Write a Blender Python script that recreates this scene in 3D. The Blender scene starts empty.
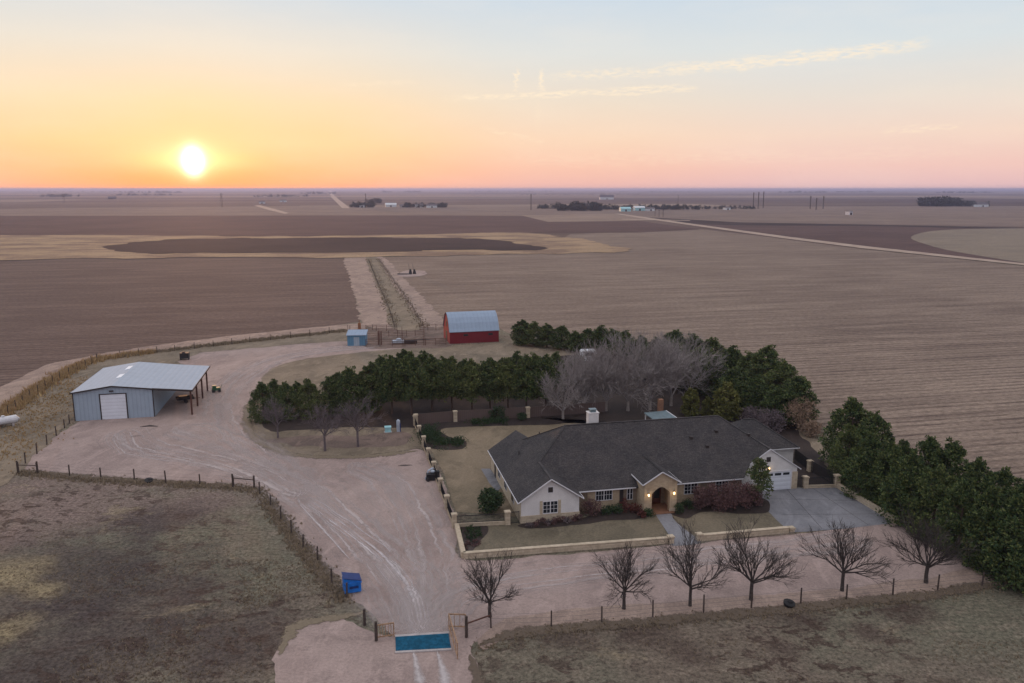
import bpy, bmesh, math, random
from mathutils import Vector, Matrix, noise as mn
C = bpy.context.scene.collection
PI = math.pi
# ------------------------------------------------------------------ camera
F = 796.0; CH = 36.0; PITCH = math.atan(152.5 / F)
cp, sp = math.cos(PITCH), math.sin(PITCH)
cam = bpy.data.cameras.new("camera"); cam.sensor_width = 36; cam.lens = 36 * F / 1024
cam.clip_start = .5; cam.clip_end = 60000
co = bpy.data.objects.new("camera", cam); C.objects.link(co)
co.location = (0, 0, CH); co.rotation_euler = (PI / 2 - PITCH, 0, 0)
S = bpy.context.scene; S.camera = co

def G(px, py, z=0.0):
    a = (px - 512) / F; b = (341.5 - py) / F
    d = (a, cp + b * sp, -sp + b * cp); t = (z - CH) / d[2]
    return Vector((a * t, d[1] * t, z))
def HT(p, py):
    v = (341.5 - py) / F; zc = p[1] * (v * cp - sp) / (cp + v * sp)
    return zc + CH
TH = math.radians(12); ORG = G(521, 523.6)
def L(u, v, z=0):
    return Vector((ORG.x + u * math.cos(TH) - v * math.sin(TH), ORG.y + u * math.sin(TH) + v * math.cos(TH), z))
def lin(c):
    return tuple(((x / 255) / 12.92 if x / 255 <= .04045 else (((x / 255) + .055) / 1.055) ** 2.4) for x in c)

# ------------------------------------------------------------------ materials
class NT:
    def __init__(s, name):
        s.m = bpy.data.materials.new(name); s.m.use_nodes = True
        s.t = s.m.node_tree; s.n = s.t.nodes; s.b = s.n["Principled BSDF"]; s.out = s.n["Material Output"]
    def new(s, ty, **k):
        x = s.n.new(ty)
        for a, b in k.items(): setattr(x, a, b)
        return x
    def ln(s, a, b): s.t.links.new(a, b)
    def pos(s, obj=False):
        if obj: return s.new("ShaderNodeTexCoord").outputs["Object"]
        return s.new("ShaderNodeNewGeometry").outputs["Position"]
    def mapped(s, rot=0, scale=(1, 1, 1), obj=False):
        mp = s.new("ShaderNodeMapping"); s.ln(s.pos(obj), mp.inputs[0])
        r = s.new("ShaderNodeMapping"); mp.inputs["Rotation"].default_value = (0, 0, -rot)
        s.ln(mp.outputs[0], r.inputs[0]); r.inputs["Scale"].default_value = scale
        return r.outputs[0]
    def noise(s, vec, scale, detail=4, rough=.6, dist=0):
        x = s.new("ShaderNodeTexNoise"); s.ln(vec, x.inputs["Vector"])
        x.inputs["Scale"].default_value = scale; x.inputs["Detail"].default_value = detail
        x.inputs["Roughness"].default_value = rough; x.inputs["Distortion"].default_value = dist
        return x.outputs["Fac"]
    def ramp(s, fac, stops, interp='LINEAR'):
        x = s.new("ShaderNodeValToRGB"); s.ln(fac, x.inputs[0]); x.color_ramp.interpolation = interp
        e = x.color_ramp.elements
        while len(e) < len(stops): e.new(.5)
        for i, (p, c) in enumerate(stops):
            e[i].position = p
            e[i].color = (c, c, c, 1) if isinstance(c, (int, float)) else (*c, 1)
        return x.outputs[0]
    def mix(s, fac, a, b, blend='MIX'):
        x = s.new("ShaderNodeMix", data_type='RGBA', blend_type=blend)
        for inp, v in ((x.inputs[0], fac), (x.inputs[6], a), (x.inputs[7], b)):
            if isinstance(v, (int, float)): inp.default_value = v
            elif isinstance(v, tuple): inp.default_value = (*v, 1)
            else: s.ln(v, inp)
        return x.outputs[2]
    def math(s, op, a, b=0.0, c=None, clamp=False):
        x = s.new("ShaderNodeMath", operation=op); x.use_clamp = clamp
        for i, v in enumerate((a, b, c)):
            if v is None: continue
            if isinstance(v, (int, float)): x.inputs[i].default_value = v
            else: s.ln(v, x.inputs[i])
        return x.outputs[0]
    def col(s, c):
        if isinstance(c, tuple): s.b.inputs["Base Color"].default_value = (*c, 1)
        else: s.ln(c, s.b.inputs["Base Color"])
    def bump(s, h, strength=.3, dist=.1):
        x = s.new("ShaderNodeBump"); x.inputs["Strength"].default_value = strength
        x.inputs["Distance"].default_value = dist; s.ln(h, x.inputs["Height"]); s.ln(x.outputs[0], s.b.inputs["Normal"])
    def rough(s, r, spec=.3):
        s.b.inputs["Roughness"].default_value = r; s.b.inputs["Specular IOR Level"].default_value = spec

def sc(c, k): return tuple(x * k for x in c)
M = {}
def simple(name, c, rough=.7, var=.18, scale=1.5, metal=0, spec=.3, bump=0, obj=True):
    n = NT(name); v = n.pos(obj)
    f = n.noise(v, scale, 5); g = n.noise(v, scale * 9, 3)
    a = n.ramp(f, [(.40, sc(c, 1 - var)), (.60, sc(c, 1 + var))])
    n.col(n.mix(.35, a, n.ramp(g, [(.40, sc(c, 1 - min(.9, var * 1.5))), (.60, sc(c, 1 + var * 1.5))])))
    n.rough(rough, spec); n.b.inputs["Metallic"].default_value = metal
    if bump: n.bump(g, bump, .03)
    M[name] = n.m; return n.m
def field(name, c1, c2, cd, period=2.0, rowamt=.5, rot=TH, big=.012, bump=.4, patch=None):
    """cultivated ground: crop rows along the property grid, plus soil patches"""
    n = NT(name); p = n.pos()
    big_ = n.noise(p, big, 5, .6); base = n.mix(n.ramp(big_, [(.42, 0.), (.58, 1.)]), c1, c2)
    st = n.noise(n.mapped(rot, (.012, .35, 1)), 1, 5, .65)          # long streaks along the rows
    base = n.mix(n.ramp(st, [(.45, 0.), (.62, .5)]), base, sc(cd, 1.2)); st2 = n.noise(n.mapped(rot, (.02, .12, 1)), 1, 4, .6)
    base = n.mix(n.ramp(st2, [(.5, 0.), (.62, .45)]), base, sc(c1, 1.25))
    w = n.new("ShaderNodeTexWave", wave_type='BANDS', bands_direction='Y'); n.ln(n.mapped(rot, (1, 1, 1)), w.inputs[0])
    w.inputs["Scale"].default_value = .314 / period * 1.0; w.inputs["Distortion"].default_value = .9
    w.inputs["Detail"].default_value = 2; w.inputs["Detail Scale"].default_value = .6
    br = n.noise(n.mapped(rot, (.05, 1.0, 1)), 1, 3)
    rf = n.math('MULTIPLY', n.ramp(w.outputs["Fac"], [(.15, 1.), (.5, 0.)]), n.math('MULTIPLY', n.ramp(br, [(.40, .15), (.54, 1.)]), n.ramp(n.noise(n.mapped(rot, (.10, .30, 1)), 1, 5, .7), [(.40, .35), (.58, 1.)])))
    base = n.mix(n.math('MULTIPLY', rf, rowamt), base, cd)
    fine = n.noise(n.mapped(rot, (.6, 1.3, 1)), 1.3, 5, .85)
    base = n.mix(.55, base, n.ramp(fine, [(.40, .22), (.60, .78)]), 'OVERLAY')
    n.col(base); n.rough(.95, .1)
    n.bump(n.math('ADD', w.outputs["Fac"], fine), bump, .25)
    M[name] = n.m; return n.m
field("stubble_field", (.228,.177,.138), (.190,.145,.114), (.080,.057,.048), 2.1, .85)
field("ploughed_field", (.132,.095,.080), (.104,.075,.065), (.056,.040,.036), 2.4, .7)
field("red_soil", (.098,.060,.053), (.078,.048,.043), (.050,.031,.029), 3.0, .3)
field("tan_field", (.195,.145,.115), (.155,.115,.094), (.11,.08,.067), 4.0, .2)
field("pale_field", (.24,.18,.135), (.20,.15,.115), (.15,.11,.09), 4.0, .2)
field("dark_burn", (.030,.020,.020), (.050,.033,.031), (.020,.014,.015), 4.0, .3)
field("dry_weeds_field", (.33,.235,.14), (.19,.13,.09), (.11,.075,.06), 6.0, .1, big=.03)
field("pivot_field", (.205,.168,.125), (.180,.148,.112), (.140,.112,.088), 5.0, .2)
def ground_mat():
    n = NT("pasture_and_far_fields"); p = n.pos()
    # near: dormant pasture
    w = n.noise(p, .035, 6, .62, .5); m1 = n.noise(n.mapped(.35, (.45, .85, 1)), .8, 8, .72, .6); fine = n.noise(p, 2.6, 6, .85)
    def near_to(px, py, r0, r1):
        q = n.new("ShaderNodeVectorMath", operation='DISTANCE'); n.ln(p, q.inputs[0]); q.inputs[1].default_value = G(px, py)
        dd = n.math('ADD', q.outputs["Value"], n.math('MULTIPLY', n.math('SUBTRACT', n.noise(p, .16, 6, .7), .5), r1 * 2.2))
        return n.ramp(n.math('DIVIDE', dd, 40.0), [(r0 / 40, 1.), (r1 / 40, 0.)])
    base = n.mix(n.ramp(w, [(.44, 0.), (.56, 1.)]), (.175,.143,.110), (.165,.155,.112))
    base = n.mix(n.ramp(m1, [(.50, 0.), (.64, .55)]), base, (.26,.212,.160))
    for a in ((100, 500, 4, 17), (30, 505, 4, 15), (200, 500, 2, 9)): base = n.mix(n.math('MULTIPLY', near_to(*a), .7), base, (.235,.175,.150))
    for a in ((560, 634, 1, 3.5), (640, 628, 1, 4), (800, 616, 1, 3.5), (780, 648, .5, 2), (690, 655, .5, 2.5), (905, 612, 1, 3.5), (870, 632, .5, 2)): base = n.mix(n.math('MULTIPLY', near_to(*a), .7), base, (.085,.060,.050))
    for a in ((75, 572, 3, 13), (150, 590, 2, 11), (165, 520, 2, 8), (60, 650, 3, 12), (240, 640, 2, 8)): base = n.mix(n.math('MULTIPLY', near_to(*a), .72), base, (.078,.062,.058))
    for a in ((5, 575, 1, 5), (45, 590, .5, 2.5), (8, 630, .5, 3)): base = n.mix(n.math('MULTIPLY', near_to(*a), .8), base, (.33,.265,.155))
    sp_ = n.noise(n.mapped(-.2, (.75, 1, 1)), .62, 8, .70, .5); rg = n.ramp(n.noise(p, .06, 4), [(.42, .15), (.54, 1.)])
    base = n.mix(n.math('MULTIPLY', n.ramp(sp_, [(.530, 0.), (.556, .85)]), rg), base, (.080,.055,.044))
    st_ = n.noise(p, .10, 6, .7, .5); base = n.mix(n.ramp(st_, [(.60, 0.), (.66, .5)]), base, (.31,.25,.160))
    near = n.mix(.72, base, n.ramp(fine, [(.38, .12), (.62, .88)]), 'OVERLAY')
    # far: patchwork of section fields on the survey grid
    def patch(scale, rw, bh):
        b = n.new("ShaderNodeTexBrick"); n.ln(n.mapped(TH, (1, 1, 1)), b.inputs["Vector"])
        b.inputs["Color1"].default_value = (0, 0, 0, 1); b.inputs["Color2"].default_value = (1, 1, 1, 1)
        b.inputs["Mortar"].default_value = (.6, .6, .6, 1); b.inputs["Scale"].default_value = scale
        b.inputs["Brick Width"].default_value = rw; b.inputs["Row Height"].default_value = bh
        b.inputs["Mortar Size"].default_value = .004
        return b.outputs["Color"]
    far = n.ramp(patch(.001, 1.7, .62), [(0, (.085,.056,.050)), (.3, (.19,.14,.11)), (.5, (.06,.038,.036)), (.68, (.26,.20,.15)), (.85, (.10,.068,.06))], 'CONSTANT')
    far = n.mix(.45, far, n.ramp(n.noise(n.mapped(TH, (.25, 1, 1)), .0016, 5, .6), [(.42, (.055,.037,.035)), (.58, (.20,.150,.115))]))
    d = n.new("ShaderNodeSeparateXYZ"); n.ln(p, d.inputs[0])
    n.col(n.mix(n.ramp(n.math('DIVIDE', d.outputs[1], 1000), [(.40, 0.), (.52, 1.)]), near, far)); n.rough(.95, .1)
    n.bump(n.math('ADD', n.math('MULTIPLY', fine, .6), n.math('MULTIPLY', m1, 1.6)), .9, .35)
    return n.m
M["ground"] = ground_mat()
def gravel(name, c, c2, amt=1.0, ov=.38):
    n = NT(name); p = n.pos()
    a = n.noise(p, .08, 6, .6, .5); b = n.noise(n.mapped(-.25, (.5, .18, 1)), 1, 7, .68, .7); f = n.noise(p, 3.6, 6, .85)
    x = n.mix(n.ramp(a, [(.43, 0.), (.57, 1.)]), c, c2)
    x = n.mix(n.ramp(b, [(.50, 0.), (.62, .6 * amt)]), x, sc(c, 1.22))
    x = n.mix(n.ramp(n.noise(p, .3, 7, .75, .4), [(.53, 0.), (.62, .45 * amt)]), x, sc(c2, .66))
    n.col(n.mix(ov, x, n.ramp(f, [(.40, .28), (.60, .72)]), 'OVERLAY')); n.rough(.9, .15)
    n.bump(f, .5, .05); M[name] = n.m
gravel("caliche_gravel", (.315,.244,.217), (.262,.201,.180), 1.0, .36)
gravel("sandy_track", (.285,.215,.175), (.225,.168,.14), 1.3)
gravel("dirt_road", (.36,.28,.22), (.30,.23,.18), .4)
gravel("dull_soil", (.170,.125,.103), (.120,.090,.075), 1.4)
gravel("lawn_dormant", (.200,.158,.108), (.155,.126,.085), 1)
gravel("lawn_front", (.150,.126,.088), (.108,.094,.066), 1)
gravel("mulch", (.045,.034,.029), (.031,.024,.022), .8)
gravel("concrete", (.200,.202,.216), (.148,.151,.164), .9, .2)
gravel("pasture_pale", (.200,.160,.115), (.150,.122,.088), 1.3)
def ribbon_mat(name, c, lo=.42, hi=.62, amt=.8, scale=1.2, along=True):
    n = NT(name); uv = n.new("ShaderNodeUVMap").outputs[0]; s = n.new("ShaderNodeSeparateXYZ"); n.ln(uv, s.inputs[0])
    e = n.math('SUBTRACT', 1.0, n.math('ABSOLUTE', n.math('SUBTRACT', n.math('MULTIPLY', s.outputs[1], 2.0), 1.0)))
    nz = n.noise(n.pos(), scale, 6, .75)
    v = n.math('ADD', n.math('MULTIPLY', e, .45), nz)
    al = n.math('MULTIPLY', n.ramp(v, [(lo + .22, 0.), (hi + .22, 1.)]), amt)
    n.col(n.mix(.5, c, n.ramp(n.noise(n.pos(), 4, 4), [(.3, sc(c, .7)), (.7, sc(c, 1.3))]))); n.rough(.95, .1)
    n.ln(al, n.b.inputs["Alpha"]); M[name] = n.m
def streak_mat(name, c, lo, hi, amt, vs):
    n = NT(name); uv = n.new("ShaderNodeUVMap").outputs[0]; sx_ = n.new("ShaderNodeSeparateXYZ"); n.ln(uv, sx_.inputs[0])
    mp = n.new("ShaderNodeMapping"); mp.inputs["Scale"].default_value = (.035, vs, 1); n.ln(uv, mp.inputs[0])
    nz = n.noise(mp.outputs[0], 1, 5, .62, .35); br = n.noise(n.pos(), .35, 5, .7)
    e = n.math('SUBTRACT', 1.0, n.math('ABSOLUTE', n.math('SUBTRACT', n.math('MULTIPLY', sx_.outputs[1], 2.0), 1.0)))
    al = n.math('MULTIPLY', n.math('MULTIPLY', n.ramp(nz, [(lo, 0.), (hi, 1.)]), n.ramp(e, [(0, 0.), (.5, 1.)])), n.math('MULTIPLY', n.ramp(br, [(.36, .3), (.5, 1.)]), amt))
    n.col(c); n.rough(.95, .1); n.ln(al, n.b.inputs["Alpha"]); M[name] = n.m
streak_mat("streaks_pale", (.47,.41,.39), .49, .60, .8, 17)
streak_mat("streaks_white", (.58,.54,.54), .50, .60, .9, 14)
ribbon_mat("track_pale", (.42,.36,.33), .38, .85, .6, .9)
ribbon_mat("track_strong", (.52,.48,.47), .25, .70, .75, .9)
ribbon_mat("track_dark", (.25,.185,.165), .38, .85, .35, .9)
ribbon_mat("fringe_grass", (.19,.155,.11), .42, .56, .95, 1.1)
ribbon_mat("fringe_dark", (.125,.098,.074), .44, .58, .95, .8)
ribbon_mat("fringe_sand", (.26,.195,.16), .44, .60, .9, .8)
ribbon_mat("stain_dark", (.05,.042,.040), .2, .5, .85, .9)

def shingles():
    n = NT("shingles"); p = n.pos(True)
    b = n.new("ShaderNodeTexBrick"); sx = n.new("ShaderNodeSeparateXYZ"); n.ln(p, sx.inputs[0]); cb = n.new("ShaderNodeCombineXYZ")
    n.ln(n.math('ADD', sx.outputs[0], sx.outputs[1]), cb.inputs[0]); n.ln(sx.outputs[2], cb.inputs[1]); n.ln(cb.outputs[0], b.inputs["Vector"])
    for k, v in (("Scale", 1), ("Brick Width", .33), ("Row Height", .085), ("Mortar Size", .012), ("Bias", -.1)): b.inputs[k].default_value = v
    b.inputs["Color1"].default_value = (.038,.037,.039, 1); b.inputs["Color2"].default_value = (.074,.067,.066, 1); b.inputs["Mortar"].default_value = (.022,.021,.022, 1)
    x = n.mix(.35, b.outputs["Color"], n.ramp(n.noise(p, .5, 5), [(.42, (.042,.040,.042)), (.58, (.074,.066,.064))]))
    n.col(n.mix(.4, x, n.ramp(n.noise(p, 7, 3), [(.40, .22), (.60, .78)]), 'OVERLAY')); n.rough(.9, .2); n.bump(b.outputs["Fac"], .3, .02); M["shingles"] = n.m
shingles()
def stone(name, c1, c2, c3, sz=.5):
    n = NT(name); p = n.pos(True); sx = n.new("ShaderNodeSeparateXYZ"); n.ln(p, sx.inputs[0]); cb = n.new("ShaderNodeCombineXYZ")
    n.ln(n.math('ADD', sx.outputs[0], sx.outputs[1]), cb.inputs[0]); n.ln(sx.outputs[2], cb.inputs[1])
    b = n.new("ShaderNodeTexBrick"); n.ln(cb.outputs[0], b.inputs["Vector"])
    for k, v in (("Scale", 1), ("Brick Width", sz), ("Row Height", sz * .42), ("Mortar Size", .015), ("Bias", 0)): b.inputs[k].default_value = v
    b.inputs["Color1"].default_value = (*c1, 1); b.inputs["Color2"].default_value = (*c2, 1); b.inputs["Mortar"].default_value = (*c3, 1)
    n.col(n.mix(.45, b.outputs["Color"], n.ramp(n.noise(p, 2.2, 5, .7), [(.3, sc(c2, .8)), (.7, sc(c1, 1.15))]))); n.rough(.9, .2); n.bump(b.outputs["Fac"], -.4, .02); M[name] = n.m
stone("limestone", (.46,.37,.255), (.34,.26,.175), (.27,.22,.16))
stone("limestone_pale", (.52,.44,.33), (.36,.30,.215), (.26,.215,.16), .6)
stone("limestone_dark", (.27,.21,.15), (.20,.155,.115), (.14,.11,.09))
def ribbed(name, c, period=.6, axis='X', rough=.45, metal=.0, amt=.25, streak=.15):
    n = NT(name); p = n.pos(True)
    w = n.new("ShaderNodeTexWave", wave_type='BANDS', bands_direction=axis); n.ln(p, w.inputs[0]); w.inputs["Scale"].default_value = .314 / period
    x = n.mix(n.math('MULTIPLY', n.ramp(w.outputs["Fac"], [(.0, 1.), (.3, 0.)]), amt), c, sc(c, .45))
    x = n.mix(streak, x, n.ramp(n.noise(p, .8, 6, .7), [(.3, sc(c, .55)), (.7, sc(c, 1.3))]))
    n.col(x); n.rough(rough, .15); n.b.inputs["Metallic"].default_value = metal; n.bump(w.outputs["Fac"], .4, .03); M[name] = n.m
ribbed("galvanised_roof", (.36,.41,.47), .9, 'X', .8, 0, .12)
ribbed("shop_wall", (.30,.37,.44), .6, 'X', .5, 0)
ribbed("barn_roof", (.27,.345,.44), .9, 'X', .8, 0, .12)
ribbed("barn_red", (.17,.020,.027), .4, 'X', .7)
ribbed("barn_red_lit", (.27,.030,.035), .4, 'Y', .7)  # same barn red made lighter for the gables, sunlight put into the colour
ribbed("shed_blue", (.10,.22,.33), .5, 'X', .6)
ribbed("wood_fence", (.115,.085,.075), .3, 'X', .9)
ribbed("garage_door", (.62,.66,.72), .55, 'Z', .5)
simple("white_stucco", (.60,.59,.575), .85, .07, 1)
simple("white_trim", (.60,.60,.62), .5, .04)
simple("dark_trim", (.035,.028,.026), .6)
simple("iron", (.018,.018,.02), .8)
simple("rust_steel", (.10,.045,.032), .8, .3, 3)
simple("door_wood", (.075,.022,.012), .5, .3)
simple("glass_dark", (.018,.022,.028), .12, .1, spec=.6)
simple("post_wood", (.062,.047,.040), .95, .4, 6)
simple("post_rusty", (.30,.19,.115), .9, .3, 5)
simple("wire", (.10,.09,.085), .6)
simple("bin_blue", (.010,.14,.50), .45, .2, 2)
simple("bin_blue_dark", (.010,.03,.13), .6, .2, 2)
simple("guard_blue", (.014,.10,.175), .85, .35, 3, spec=.1)
simple("kerb_concrete", (.36,.33,.32), .85)
simple("black_rubber", (.014,.014,.015), .7)
simple("tank_white", (.55,.56,.58), .4, .08)
simple("machine_green", (.02,.10,.05), .5)
simple("machine_dark", (.016,.016,.018), .6)
simple("machine_pale", (.35,.40,.46), .5)
simple("teal_metal", (.13,.18,.20), .5)
simple("brown_brick", (.20,.105,.065), .9)
simple("bark_dark", (.050,.041,.038), .95, .3, 8, obj=True)
simple("bark_pine", (.085,.058,.044), .95, .3, 6)
simple("bark_pale", (.25,.22,.20), .95, .25, 6)
simple("twig_grey", (.235,.212,.205), .95, .2, 4)
simple("bark_island", (.12,.10,.105), .95, .25, 6)
simple("skylight", (.75,.80,.85), .4, .03)
simple("far_white", (.55,.60,.62), .6)
simple("far_teal", (.30,.55,.58), .5)
simple("far_roof", (.10,.09,.10), .8)
simple("orange_thing", (.25,.11,.05), .7)
def foliage(name, cols, objvar=.5):
    n = NT(name); g = n.new("ShaderNodeNewGeometry"); oi = n.new("ShaderNodeObjectInfo")
    x = n.ramp(g.outputs["Random Per Island"], [(i / max(1, len(cols) - 1), c) for i, c in enumerate(cols)])
    y = n.ramp(oi.outputs["Random"], [(0, sc(cols[0], 1.2)), (.5, cols[1]), (1, cols[-1])])
    x = n.mix(objvar * .6, x, y)
    z = n.ramp(n.noise(n.pos(True), .9, 3), [(.3, .36), (.7, .64)])
    n.col(n.mix(.6, x, z, 'OVERLAY')); n.rough(.75, .15); M[name] = n.m
foliage("pine_needles", [(.020,.040,.018), (.046,.076,.029), (.095,.128,.042), (.165,.175,.058)], .35)
foliage("juniper_needles", [(.070,.080,.022), (.12,.125,.036), (.16,.15,.05)])
foliage("evergreen_shrub", [(.018,.036,.018), (.034,.060,.027), (.055,.082,.034)])
foliage("magnolia_leaves", [(.035,.065,.025), (.075,.105,.038), (.15,.135,.055)])
foliage("red_shrub_leaves", [(.10,.032,.028), (.13,.045,.036), (.07,.03,.026)])
foliage("purple_twigs", [(.105,.055,.055), (.14,.080,.075), (.070,.042,.043)])
foliage("tan_shrub_leaves", [(.26,.18,.125), (.20,.14,.10), (.32,.23,.16)])
foliage("grey_shrub_twigs", [(.14,.11,.115), (.18,.145,.15), (.10,.08,.088)])
foliage("groundcover", [(.016,.036,.014), (.028,.052,.020), (.040,.066,.024)])
foliage("dry_grass", [(.34,.24,.11), (.42,.30,.15), (.24,.17,.09), (.30,.15,.07)])
foliage("dull_grass", [(.22,.175,.12), (.28,.22,.15), (.15,.12,.085), (.24,.20,.13)])
foliage("distant_leaves", [(.020,.030,.022), (.03,.038,.028), (.04,.042,.03)])
def emis(name, c, s):
    n = NT(name); n.col(c); n.b.inputs["Emission Color"].default_value = (*c, 1); n.b.inputs["Emission Strength"].default_value = s; M[name] = n.m
emis("lamp_glow", (1, .72, .38), 2.5)

# ------------------------------------------------------------------ mesh builder
class MB:
    def __init__(s): s.v = []; s.f = []; s.mi = []; s.cur = 0
    def add(s, vs, fs):
        o = len(s.v); s.v += [tuple(x) for x in vs]; s.f += [tuple(i + o for i in f) for f in fs]; s.mi += [s.cur] * len(fs)
    def box(s, x0, x1, y0, y1, z0, z1):
        v = [(x, y, z) for z in (z0, z1) for y in (y0, y1) for x in (x0, x1)]
        s.add(v, [(0, 2, 3, 1), (4, 5, 7, 6), (0, 1, 5, 4), (1, 3, 7, 5), (3, 2, 6, 7), (2, 0, 4, 6)])
    def bar(s, a, b, w, h=None):
        a, b = Vector(a), Vector(b); h = w if h is None else h; d = (b - a).normalized()
        up = Vector((0, 0, 1)) if abs(d.z) < .95 else Vector((0, 1, 0))
        r = d.cross(up).normalized() * w / 2; u = r.cross(d).normalized() * h / 2
        v = [a - r - u, a + r - u, a + r + u, a - r + u, b - r - u, b + r - u, b + r + u, b - r + u]
        s.add(v, [(0, 3, 2, 1), (4, 5, 6, 7), (0, 1, 5, 4), (1, 2, 6, 5), (2, 3, 7, 6), (3, 0, 4, 7)])
    def tube(s, pts, rad, n=5):
        pts = [Vector(p) for p in pts]; rings = []
        for i, p in enumerate(pts):
            d = (pts[min(i + 1, len(pts) - 1)] - pts[max(i - 1, 0)])
            d = d.normalized() if d.length > 1e-6 else Vector((0, 0, 1))
            a = Vector((0, 0, 1)) if abs(d.z) < .9 else Vector((1, 0, 0))
            r = d.cross(a).normalized(); u = r.cross(d)
            q = rad[i] if isinstance(rad, (list, tuple)) else rad
            rings.append([p + (r * math.cos(2 * PI * k / n) + u * math.sin(2 * PI * k / n)) * q for k in range(n)])
        vs = [v for r in rings for v in r]; fs = []
        for i in range(len(pts) - 1):
            for k in range(n):
                fs.append((i * n + k, i * n + (k + 1) % n, (i + 1) * n + (k + 1) % n, (i + 1) * n + k))
        fs.append(tuple(range(n - 1, -1, -1))); fs.append(tuple((len(pts) - 1) * n + k for k in range(n)))
        s.add(vs, fs)
    def prism(s, pts, d):
        """closed outline (list of 3D pts) extruded by vector d"""
        d = Vector(d); n = len(pts); v = [Vector(p) for p in pts]; v += [p + d for p in v]
        s.add(v, [tuple(range(n - 1, -1, -1)), tuple(range(n, 2 * n))] + [(i, (i + 1) % n, (i + 1) % n + n, i + n) for i in range(n)])
    def ball(s, c, r, seg=10, rng=5):
        vs = []; fs = []
        for i in range(rng + 1):
            t = PI * i / rng
            for k in range(seg): vs.append((c[0] + r[0] * math.sin(t) * math.cos(2 * PI * k / seg), c[1] + r[1] * math.sin(t) * math.sin(2 * PI * k / seg), c[2] + r[2] * math.cos(t)))
        for i in range(rng):
            for k in range(seg): fs.append((i * seg + k, (i + 1) * seg + k, (i + 1) * seg + (k + 1) % seg, i * seg + (k + 1) % seg))
        s.add(vs, fs)
    def build(s, name, mats, parent=None, loc=None):
        me = bpy.data.meshes.new(name); me.from_pydata(s.v, [], s.f); me.validate()
        if not isinstance(mats, (list, tuple)): mats = [mats]
        for m in mats: me.materials.append(M[m])
        if len(mats) > 1: me.polygons.foreach_set("material_index", s.mi)
        o = bpy.data.objects.new(name, me); C.objects.link(o)
        if parent: o.parent = parent
        if loc is not None: o.location = loc
        return o
def tag(o, label=None, cat=None, group=None, kind=None):
    if label: o["label"] = label
    if cat: o["category"] = cat
    if group: o["group"] = group
    if kind: o["kind"] = kind
    return o
def empty(name, loc, rz=0, label=None, cat=None, group=None):
    o = bpy.data.objects.new(name, None); C.objects.link(o); o.location = loc; o.rotation_euler = (0, 0, rz); o.empty_display_size = .5
    return tag(o, label, cat, group)
def copy_tree(o, parent=None):
    c = o.copy(); C.objects.link(c); c.parent = parent
    for ch in [x for x in o.children]: copy_tree(ch, c)
    return c

# ------------------------------------------------------------------ ground sheets
def spline(P, closed, step):
    n = len(P); out = []
    rng_ = range(n if closed else n - 1)
    for i in rng_:
        if closed: a, b, c, d = P[(i - 1) % n], P[i], P[(i + 1) % n], P[(i + 2) % n]
        else: a, b, c, d = P[max(i - 1, 0)], P[i], P[i + 1], P[min(i + 2, n - 1)]
        k = max(1, min(60, int((c - b).length / step)))
        for j in range(k):
            t = j / k; t2 = t * t; t3 = t2 * t
            out.append(.5 * ((2 * b) + (c - a) * t + (2 * a - 5 * b + 4 * c - d) * t2 + (3 * b - a - 3 * c + d) * t3))
    if not closed: out.append(P[-1])
    return out
def jitter(pts, amp, fr=.35):
    if not amp: return pts
    r = []
    for p in pts:
        q = Vector((p.x, p.y, 0))
        n1 = mn.noise_vector(q * fr); n2 = mn.noise_vector(q * fr * 3.7)
        r.append(Vector((p.x, p.y, p.z)) + Vector((n1.x, n1.y, 0)) * amp + Vector((n2.x, n2.y, 0)) * amp * .5)
    return r
def sheet(name, px, z, mat, smooth=True, step=.7, amp=.35, label=None, kind="structure", world=False, fr=.35):
    P = [p.copy() if world else G(*p) for p in px]
    pts = spline(P, True, step) if smooth else P
    if not smooth and amp:
        q = []
        for i, p in enumerate(P):
            b = P[(i + 1) % len(P)]; k = max(1, min(200, int((b - p).length / step)))
            q += [p.lerp(b, j / k) for j in range(k)]
        pts = q
    pts = jitter(pts, amp, fr)
    bm = bmesh.new(); vs = [bm.verts.new((p.x, p.y, z)) for p in pts]
    f = bm.faces.new(vs); f.normal_update()
    if f.normal.z < 0: f.normal_flip()
    bmesh.ops.triangulate(bm, faces=[f], ngon_method='EAR_CLIP')
    me = bpy.data.meshes.new(name); bm.to_mesh(me); bm.free(); me.materials.append(M[mat])
    o = bpy.data.objects.new(name, me); C.objects.link(o); o["kind"] = kind
    if label: o["label"] = label
    return o
def ribbons(name, items, mat, kind="structure", world=False):
    """items: (list of px points, width, z)"""
    vs = []; fs = []; uv = []
    for pts, w, z in items:
        P = [p.copy() if world else G(*p) for p in pts]; P = spline(P, False, .9); P = jitter(P, .05); o = len(vs); d = 0
        for i, p in enumerate(P):
            t = (P[min(i + 1, len(P) - 1)] - P[max(i - 1, 0)]); t.z = 0; t.normalize(); nrm = Vector((-t.y, t.x, 0))
            ww = w * (1 + .25 * mn.noise(Vector((p.x * .4, p.y * .4, 3)))); ww *= min(1, .15 + .25 * i, .15 + .25 * (len(P) - 1 - i))
            a = p + nrm * ww / 2; b = p - nrm * ww / 2; vs += [(a.x, a.y, z), (b.x, b.y, z)]; uv += [(i, 0), (i, 1)]
            if i: k = o + 2 * i; fs.append((k - 2, k - 1, k + 1, k))
    me = bpy.data.meshes.new(name); me.from_pydata(vs, [], fs); ul = me.uv_layers.new(name="UVMap")
    for lp in me.loops: ul.data[lp.index].uv = uv[lp.vertex_index]
    me.materials.append(M[mat]); o = bpy.data.objects.new(name, me); C.objects.link(o); o["kind"] = kind
    return o

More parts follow.
